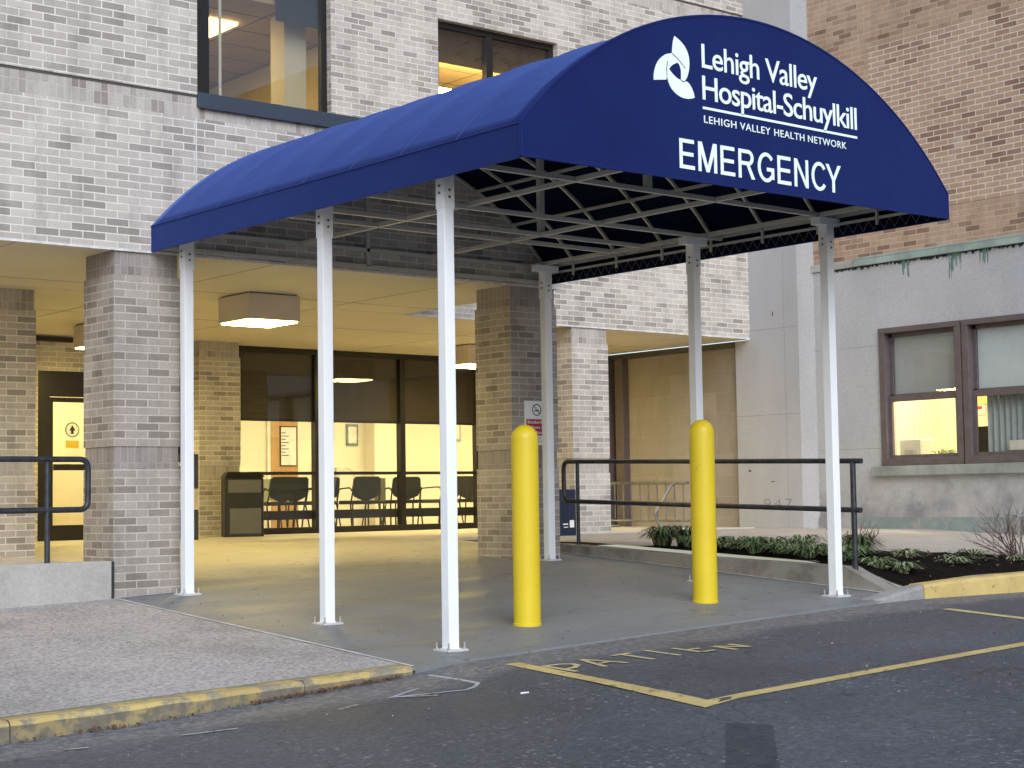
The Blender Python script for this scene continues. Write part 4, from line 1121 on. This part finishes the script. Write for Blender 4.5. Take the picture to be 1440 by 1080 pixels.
for (x, y) in [(5.95, -3.45), (6.15, -3.3), (6.42, -3.5), (6.6, -3.62), (6.85, -3.55), (7.15, -3.8), (6.3, -3.75)]:
    tuft('flattened_clump', x, y, random.randint(45, 110), random.uniform(.08, .15), random.uniform(.17, .27), ['leaf_pale', 'leaf_olive', 'leaf_pale'], 'pale flattened leaf clump on the dark mulch', g2, .009)
g3 = 'dark yucca like clumps at the end of the bed'
for (x, y) in [(5.22, -.98), (5.42, -1.12), (5.95, -2.9)]:
    tuft('spiky_shrub', x, y, 160, .27, .24, ['leaf_olive', 'leaf_olive', 'leaf_green'], 'dark spiky shrub behind the second yellow bollard' if y > -2 else 'dark olive spiky shrub behind the street end of the railing', g3 if y > -2 else None, .010)
for (x, y, s, lb) in ((7.45, -3.72, 1.15, 'leafless reddish twig shrub in the mulch at the right edge'), (6.35, -2.5, .55, 'small bare twiggy shrub near the railing end')):
    o = empty('bare_shrub', (x, y, zter(x, y)), lb, 'shrub')
    mb = MB(); z = zter(x, y)
    for k in range(int(38 * s)):
        a = random.uniform(0, 6.28); p = Vector((x + .08 * math.cos(a), y + .08 * math.sin(a), z)); d = Vector((math.cos(a) * random.uniform(.3, 1.1), math.sin(a) * random.uniform(.3, 1.1), random.uniform(.5, 1.1))).normalized()
        pts = [p]
        for j in range(6):
            d = (d + Vector((random.uniform(-.35, .35), random.uniform(-.35, .35), random.uniform(-.1, .2)))).normalized(); pts.append(pts[-1] + d * .05 * (s + .35) * random.uniform(.8, 1.3))
            if j > 1:
                e = (d + Vector((random.uniform(-.9, .9), random.uniform(-.9, .9), .2))).normalized()
                mb.tube([pts[-1], pts[-1] + e * .07 * s, pts[-1] + e * .12 * s + Vector((0, 0, .02))], .0025, 'twig', 4, .001, cap=False)
        mb.tube(pts, .005 * s + .001, 'twig', 5, .0015, cap=False)
    build('branches', mb, o)
    mb = MB()
    for k in range(int(60 * s)):
        c = Vector((x + random.gauss(0, .16) * s, y + random.gauss(0, .16) * s, z + random.uniform(.03, .42) * s)); d = Vector((random.uniform(-1, 1), random.uniform(-1, 1), random.uniform(-1, 1))).normalized() * .016; e = d.orthogonal().normalized() * .009
        mb.face([c - d, c + e, c + d, c - e], random.choice(['leaf_brown', 'leaf_olive']))
    q = build('leaves', mb, o)
# fallen leaves at the curb foot and in the bed
mb = MB(); random.seed(11)
def leaf(c, s, mat):
    d = Vector((random.uniform(-1, 1), random.uniform(-1, 1), random.uniform(-.3, .5))).normalized() * s; e = d.orthogonal().normalized() * s * .5
    e = (e + Vector((0, 0, random.uniform(-.3, .3) * s)))
    mb.face([c - d, c + e, c + d, c - e], mat)
for k in range(620):
    x = random.choice([random.uniform(-5, -.45), random.uniform(-1.6, -.5)]); y = -4.315 - abs(random.gauss(0, .035))
    leaf(Vector((x, y, zroad(x, y) + random.uniform(.004, .022))), random.uniform(.006, .018), random.choice(['leaf_brown', 'leaf_brown', 'twig', 'leaf_olive']))
for k in range(260):
    x = random.uniform(5.15, 9); y = random.uniform(bedtop(x), -4.1)
    leaf(Vector((x, y, zter(x, y) + .06)), random.uniform(.01, .022), random.choice(['leaf_brown', 'twig', 'leaf_olive', 'leaf_pale']))
o = build('fallen_leaves', mb); o['kind'] = 'stuff'; o['label'] = 'brown leaf litter along the curb and over the mulch'
mb = MB(); random.seed(31)
for k in range(190):
    x, y = random.uniform(-4, 7), random.uniform(-9, -4.4)
    c = Vector((x, y, zroad(x, y) + .004)); s = random.uniform(.002, .0055)
    mb.lathe(tuple(c), [(s, -.002), (s * .8, s * .5), (s * .2, s * .7)], random.choice(['litter_white', 'curb_grey', 'curb_grey', 'dark_joint', 'dark_joint']), 6)
for k in range(70):
    x, y = random.uniform(-.2, 4.7), random.uniform(-4.1, .9)
    s = random.uniform(.003, .007)
    mb.lathe((x, y, zslab(x, y) + .001), [(s, -.002), (s * .8, s * .5), (s * .2, s * .6)], random.choice(['dark_joint', 'twig']), 6)
o = build('gravel', mb); o['kind'] = 'stuff'; o['label'] = 'loose grit and small stones on the pavement'
c = (-.46, -5.5); tag(build('cigarette_butt', MB().tube([(c[0], c[1], zroad(*c) + .007), (c[0] + .05, c[1] - .015, zroad(*c) + .007)], .006, 'litter_white', 8)), 'small white cigarette butt lying on the asphalt', 'litter')

# ------------------------------------------------------------------ entrance furniture
# no smoking sign on pillar
sx0, sx1, sz0, sz1 = 4.235, 4.56, 1.47, 1.925
sg = empty('no_smoking_sign', (4.4, 0, 1.7), 'white and red no smoking sign on the brick pillar behind the yellow bollard', 'sign')
build('panel', MB().box(sx0, sx1, -.008, .003, sz0, sz1, 'white_ink'), sg)
build('red_field', MB().box(sx0 + .02, sx1 - .015, -.010, -.0082, 1.565, 1.735, 'red_ink'), sg)
FS = lambda u, v, d: (u, -.0105 - d, v)
for t, z in (('Smoke-free', 1.690), ('indoors and', 1.637), ('outdoors', 1.584)):
    build('lettering', text_mesh(t, FS, sx0 + .035, sx1 - .03, z, z + .032, 'white_ink', .015, .001), sg)
for t, z in (('For the health of all', 1.535), ('who visit this campus', 1.500)):
    build('lettering', text_mesh(t, lambda u, v, d: (u, -.0083 - d, v), sx0 + .05, sx1 - .05, z, z + .014, 'black_ink', 0, .0008), sg)
mb = MB(); cx, cz = (sx0 + sx1) / 2, 1.832; n = 28
for k in range(n):
    a, b = 2 * math.pi * k / n, 2 * math.pi * (k + 1) / n
    mb.prism([(cx + .052 * math.cos(a), cz + .052 * math.sin(a)), (cx + .062 * math.cos(a), cz + .062 * math.sin(a)), (cx + .062 * math.cos(b), cz + .062 * math.sin(b)), (cx + .052 * math.cos(b), cz + .052 * math.sin(b))], lambda u, v, d: (u, -.0083 - d, v), .001, 'black_ink')
mb.bar((cx - .038, -.0092, cz + .038), (cx + .038, -.0092, cz - .038), .008, 'black_ink', .001, up=(0, 1, 0))
mb.bar((cx - .036, -.0089, cz - .008), (cx + .034, -.0089, cz - .008), .011, 'black_ink', .001, up=(0, 1, 0))
build('no_smoking_symbol', mb, sg)
# trash receptacle
tr = empty('trash_receptacle', (4.80, 6.6, FL), 'black litter bin with grey panels in front of the waiting room window', 'trash can')
x0, x1, y0, y1, z0 = 4.54, 5.06, 6.40, 6.80, FL - .03
build('body', MB().box(x0, x1, y0, y1, z0, z0 + .82, 'trash_black'), tr, bevel=.03)
build('lid', MB().hexa([(x0 - .01, y0 - .01, z0 + .821), (x1 + .01, y0 - .01, z0 + .821), (x1 + .01, y1 + .01, z0 + .821), (x0 - .01, y1 + .01, z0 + .821), (x0 + .04, y0 + .04, z0 + .90), (x1 - .04, y0 + .04, z0 + .90), (x1 - .04, y1 - .04, z0 + .90), (x0 + .04, y1 - .04, z0 + .90)], 'trash_black'), tr, bevel=.01)
build('upper_panel', MB().box(x0 + .04, x1 - .04, y0 - .012, y0 - .001, z0 + .62, z0 + .79, 'trash_grey'), tr, bevel=.004)
build('lower_panel', MB().box(x0 + .06, x1 - .04, y0 - .014, y0 - .001, z0 + .07, z0 + .41, 'trash_grey'), tr, bevel=.008)
build('opening', MB().box(x0 + .05, x1 - .05, y0 - .004, y0 - .001, z0 + .43, z0 + .60, 'dark_joint'), tr)
tr.rotation_euler = (0, 0, -.38)
# wayfinding totem behind left post
tt = empty('directory_sign', (3.37, 5.5, FL), 'slate and cream sign stand mostly hidden behind the leftmost canopy post', 'sign')
build('upper_panel', MB().box(3.225, 3.52, 5.5, 5.54, 1.10, 1.53, 'totem_slate'), tt)
build('cream_panel', MB().box(3.225, 3.52, 5.5, 5.54, .84, 1.099, 'totem_cream'), tt)
build('lower_panel', MB().box(3.225, 3.52, 5.5, 5.54, FL - .004, .839, 'totem_slate'), tt)
for t, z in (('R', 1.37), ('I', 1.25), ('S', 1.13)):
    build('lettering', text_mesh(t, lambda u, v, d: (u, 5.4985 - d, v), 3.24, 3.24 + (.05 if t != 'I' else .015), z, z + .06, 'white_ink', .01, .001), tt)
# navy box near pillar
nb = empty('information_box', (6.9, 2.4, .45), 'dark navy box with small white print behind the railing end', 'box')
build('body', MB().box(6.77, 7.04, 2.36, 2.62, .45, 1.02, 'navy_panel'), nb, bevel=.01)
build('white_print', MB().box(6.93, 7.0, 2.357, 2.3595, .55, .64, 'white_ink').box(6.82, 6.9, 2.357, 2.3595, .585, .60, 'white_ink').box(6.83, 6.9, 2.357, 2.3595, .55, .56, 'white_ink'), nb)
# bike rack
bk = empty('bike_rack', (10.4, 4.7, FL), 'grey tubular bicycle rack against the tan recess wall', 'bike rack')
bx = 10.45
build('rail', MB().tube([(bx, 3.75, 1.10), (bx, 5.35, 1.12)], .022, 'rail_grey', 10).tube([(bx, 3.75, .56), (bx, 5.6, .56)], .016, 'rail_grey', 8), bk, smooth=True)
for y in (3.95, 5.30): build('leg', MB().tube(pipe_path([(bx, y + .02, 1.11), (bx - .03, y + .10, 1.09), (bx - .28, y + .22, .66), (bx - .22, y + .18, .48), (bx + .1, y, .478)], .05), .022, 'rail_grey', 10), bk, smooth=True)
for k in range(9): build('bar', MB().tube([(bx, 3.85 + k * .18, .56), (bx, 3.85 + k * .18, 1.11)], .010, 'rail_grey', 8), bk)

# waiting room furniture
def chair(fab, label, flip=1):
    o = empty('waiting_chair', (0, 0, 0), label, 'chair', 'chairs in the waiting room')
    seat = MB().box(-.23, .23, -.24, .22, .40, .46, fab)
    build('seat', seat, o, bevel=.02)
    # shield shaped back, seen from behind
    pr = [(-.23, .80), (-.245, .62), (-.20, .52), (-.04, .455), (.04, .455), (.20, .52), (.245, .62), (.23, .80), (.19, .83), (-.19, .83)]
    build('backrest', MB().prism(pr, lambda u, v, d: (u, -.26 - (v - .45) * .18 + d, v), .04, fab), o)
    for s in (-1, 1):
        build('armrest', MB().tube(pipe_path([(s * .25, -.28, .60), (s * .27, -.24, .66), (s * .27, .16, .64), (s * .26, .2, .42)], .04), .012, 'chair_metal', 6), o)
        build('leg', MB().tube([(s * .25, .2, .42), (s * .26, .25, .0)], .013, 'chair_metal', 6), o)
        build('leg', MB().tube([(s * .24, -.28, .60), (s * .25, -.22, .40), (s * .27, -.30, .0)], .013, 'chair_metal', 6), o)
    for ch in o.children: ch.matrix_parent_inverse = Matrix.Identity(4)
    return o
dark = chair('chair_fabric', ''); sage = chair('chair_sage', '')
spots = [(dark, 6.56, 8.7, .05, 'dark chair nearest the litter bin, its back to the glass'), (dark, 7.35, 8.8, .75, 'dark chair partly behind the second canopy post, turned sideways'),
         (dark, 8.12, 8.7, -.1, 'dark chair facing away beside the low table'), (dark, 9.72, 8.7, .2, 'dark chair partly hidden behind the tall front post'),
         (dark, 7.62, 9.15, .15, 'dark chair in the middle of the room, seen between two closer chairs'), (dark, 9.33, 9.2, -.35, 'dark chair turned slightly left, seen just left of the tall front post'),
         (dark, 6.95, 9.0, .1, 'dark chair second from the litter bin, its back to the glass'), (dark, 10.20, 8.75, -.05, 'dark chair at the right end of the row near the pillar'),
         (sage, 7.45, 10.3, math.pi - .3, 'pale sage chair at the back wall below the wooden door'), (sage, 9.85, 10.4, math.pi + .2, 'pale sage chair at the back right of the waiting room')]
used = set()
for src, x, y, a, lb in spots:
    o = src if src.name not in used else copy_tree(src)
    used.add(src.name); o.location = (x, y, FL); o.rotation_euler = (0, 0, a); o['label'] = lb
ta = empty('side_table', (8.85, 9.3, FL), 'low dark table with magazines in the waiting room', 'table')
build('tabletop', MB().box(8.55, 9.15, 9.05, 9.55, .86, .90, 'chair_metal'), ta)
for x in (8.58, 9.12):
    for y in (9.08, 9.52): build('leg', MB().tube([(x, y, FL), (x, y, .86)], .014, 'chair_metal', 6), ta)
tag(build('sign_board', MB().box(8.80, 9.08, 9.30, 9.32, .90, 1.28, 'chair_sage')), 'upright olive board standing on the low table', 'board')
tag(build('magazine_pile', MB().box(8.58, 8.76, 9.15, 9.4, .90, .95, 'paper')), 'small pile of magazines on the low table', 'magazines')
wd = empty('wooden_door', (8.5, 11.45, FL), 'orange wooden door on the waiting room back wall', 'door')
build('door_leaf', MB().box(8.22, 8.76, 11.44, 11.498, FL, 3.04, 'wood_door'), wd)
build('frame', MB().box(8.16, 8.219, 11.45, 11.499, FL, 3.04, 'paper').box(8.761, 8.82, 11.45, 11.499, FL, 3.04, 'paper'), wd)
nb2 = empty('notice_sheet', (8.57, 11.43, 1.9), 'framed white notice with dark lines on the wooden door', 'notice')
build('frame', MB().box(8.39, 8.73, 11.425, 11.439, 1.52, 2.21, 'chair_metal'), nb2)
mb = MB().box(8.41, 8.71, 11.420, 11.4245, 1.54, 2.19, 'litter_white')
for k in range(8): mb.box(8.42, 8.50 if k % 2 else 8.56, 11.4185, 11.4198, 1.70 + k * .055, 1.715 + k * .055, 'black_ink')
build('sheet', mb, nb2)
for (x0_, x1_, z0_, z1_, lb, mt) in ((9.79, 10.04, 1.88, 2.27, 'small framed picture with blue border left of the column', 'picture_blue'), (12.05, 12.35, 1.98, 2.4, 'framed certificate on the right of the waiting room wall', 'copper_pale')):
    pf = empty('picture_frame', ((x0_ + x1_) / 2, 11.48, z0_), lb, 'picture')
    build('frame', MB().box(x0_, x1_, 11.475, 11.499, z0_, z1_, mt), pf); build('picture', MB().box(x0_ + .04, x1_ - .04, 11.470, 11.4745, z0_ + .05, z1_ - .05, 'paper'), pf)
tag(build('wall_phone', MB().box(9.55, 9.63, 11.44, 11.499, 1.32, 1.5, 'equipment').tube([(9.6, 11.43, 1.4), (9.75, 11.42, 1.5), (9.9, 11.42, 1.42), (9.92, 11.44, 1.34)], .012, 'equipment', 6)), 'wall mounted phone with a cord below the framed picture', 'phone')

# ------------------------------------------------------------------ light
w = bpy.data.worlds.new('World'); sc.world = w; w.use_nodes = True
nt = w.node_tree; bg = nt.nodes['Background']
sk = nt.nodes.new('ShaderNodeTexSky'); sk.sky_type = 'NISHITA'; sk.sun_disc = False
SE = R(34)
sk.sun_elevation = SE; sk.sun_rotation = R(207); sk.air_density = 1.; sk.dust_density = 1.; sk.ozone_density = 1.
nt.links.new(sk.outputs[0], bg.inputs[0]); bg.inputs[1].default_value = .12
sl = bpy.data.lights.new('sun', 'SUN'); sl.energy = 1.9; sl.angle = R(50); sl.color = (.94, .97, 1)
so = bpy.data.objects.new('sun', sl); COL.objects.link(so)
az = R(207)   # compass direction of the sun, clockwise from +Y
dv = Vector((math.sin(az) * math.cos(SE), math.cos(az) * math.cos(SE), math.sin(SE)))
so.rotation_euler = dv.to_track_quat('Z', 'Y').to_euler(); so.location = (0, -10, 20)

# ------------------------------------------------------------------ camera
cd = bpy.data.cameras.new('camera'); cam = bpy.data.objects.new('camera', cd); COL.objects.link(cam)
yaw, pitch, roll, f = -.6930334, .0672765, -.0151308, 2360.776
fw = Vector((-math.sin(yaw) * math.cos(pitch), math.cos(yaw) * math.cos(pitch), math.sin(pitch)))
r0 = Vector((math.cos(yaw), math.sin(yaw), 0)); u0 = r0.cross(fw)
rv = math.cos(roll) * r0 + math.sin(roll) * u0; uv_ = -math.sin(roll) * r0 + math.cos(roll) * u0
M = Matrix((rv, uv_, -fw)).transposed().to_4x4(); M.translation = Vector((-6.8881, -13.2042, .9349))
cam.matrix_world = M
cd.sensor_fit = 'HORIZONTAL'; cd.sensor_width = 36; cd.lens = f * 36 / 1440; cd.clip_end = 500; cd.clip_start = .05
sc.camera = cam
sc.view_settings.view_transform = 'Standard'; sc.view_settings.look = 'None'; sc.view_settings.exposure = .42; sc.view_settings.gamma = 1
sc.cycles.use_denoising = True
sc.cycles.max_bounces = 8; sc.cycles.transparent_max_bounces = 16
sc.cycles.sample_clamp_indirect = 6
sc.render.resolution_x, sc.render.resolution_y = 1024, 768
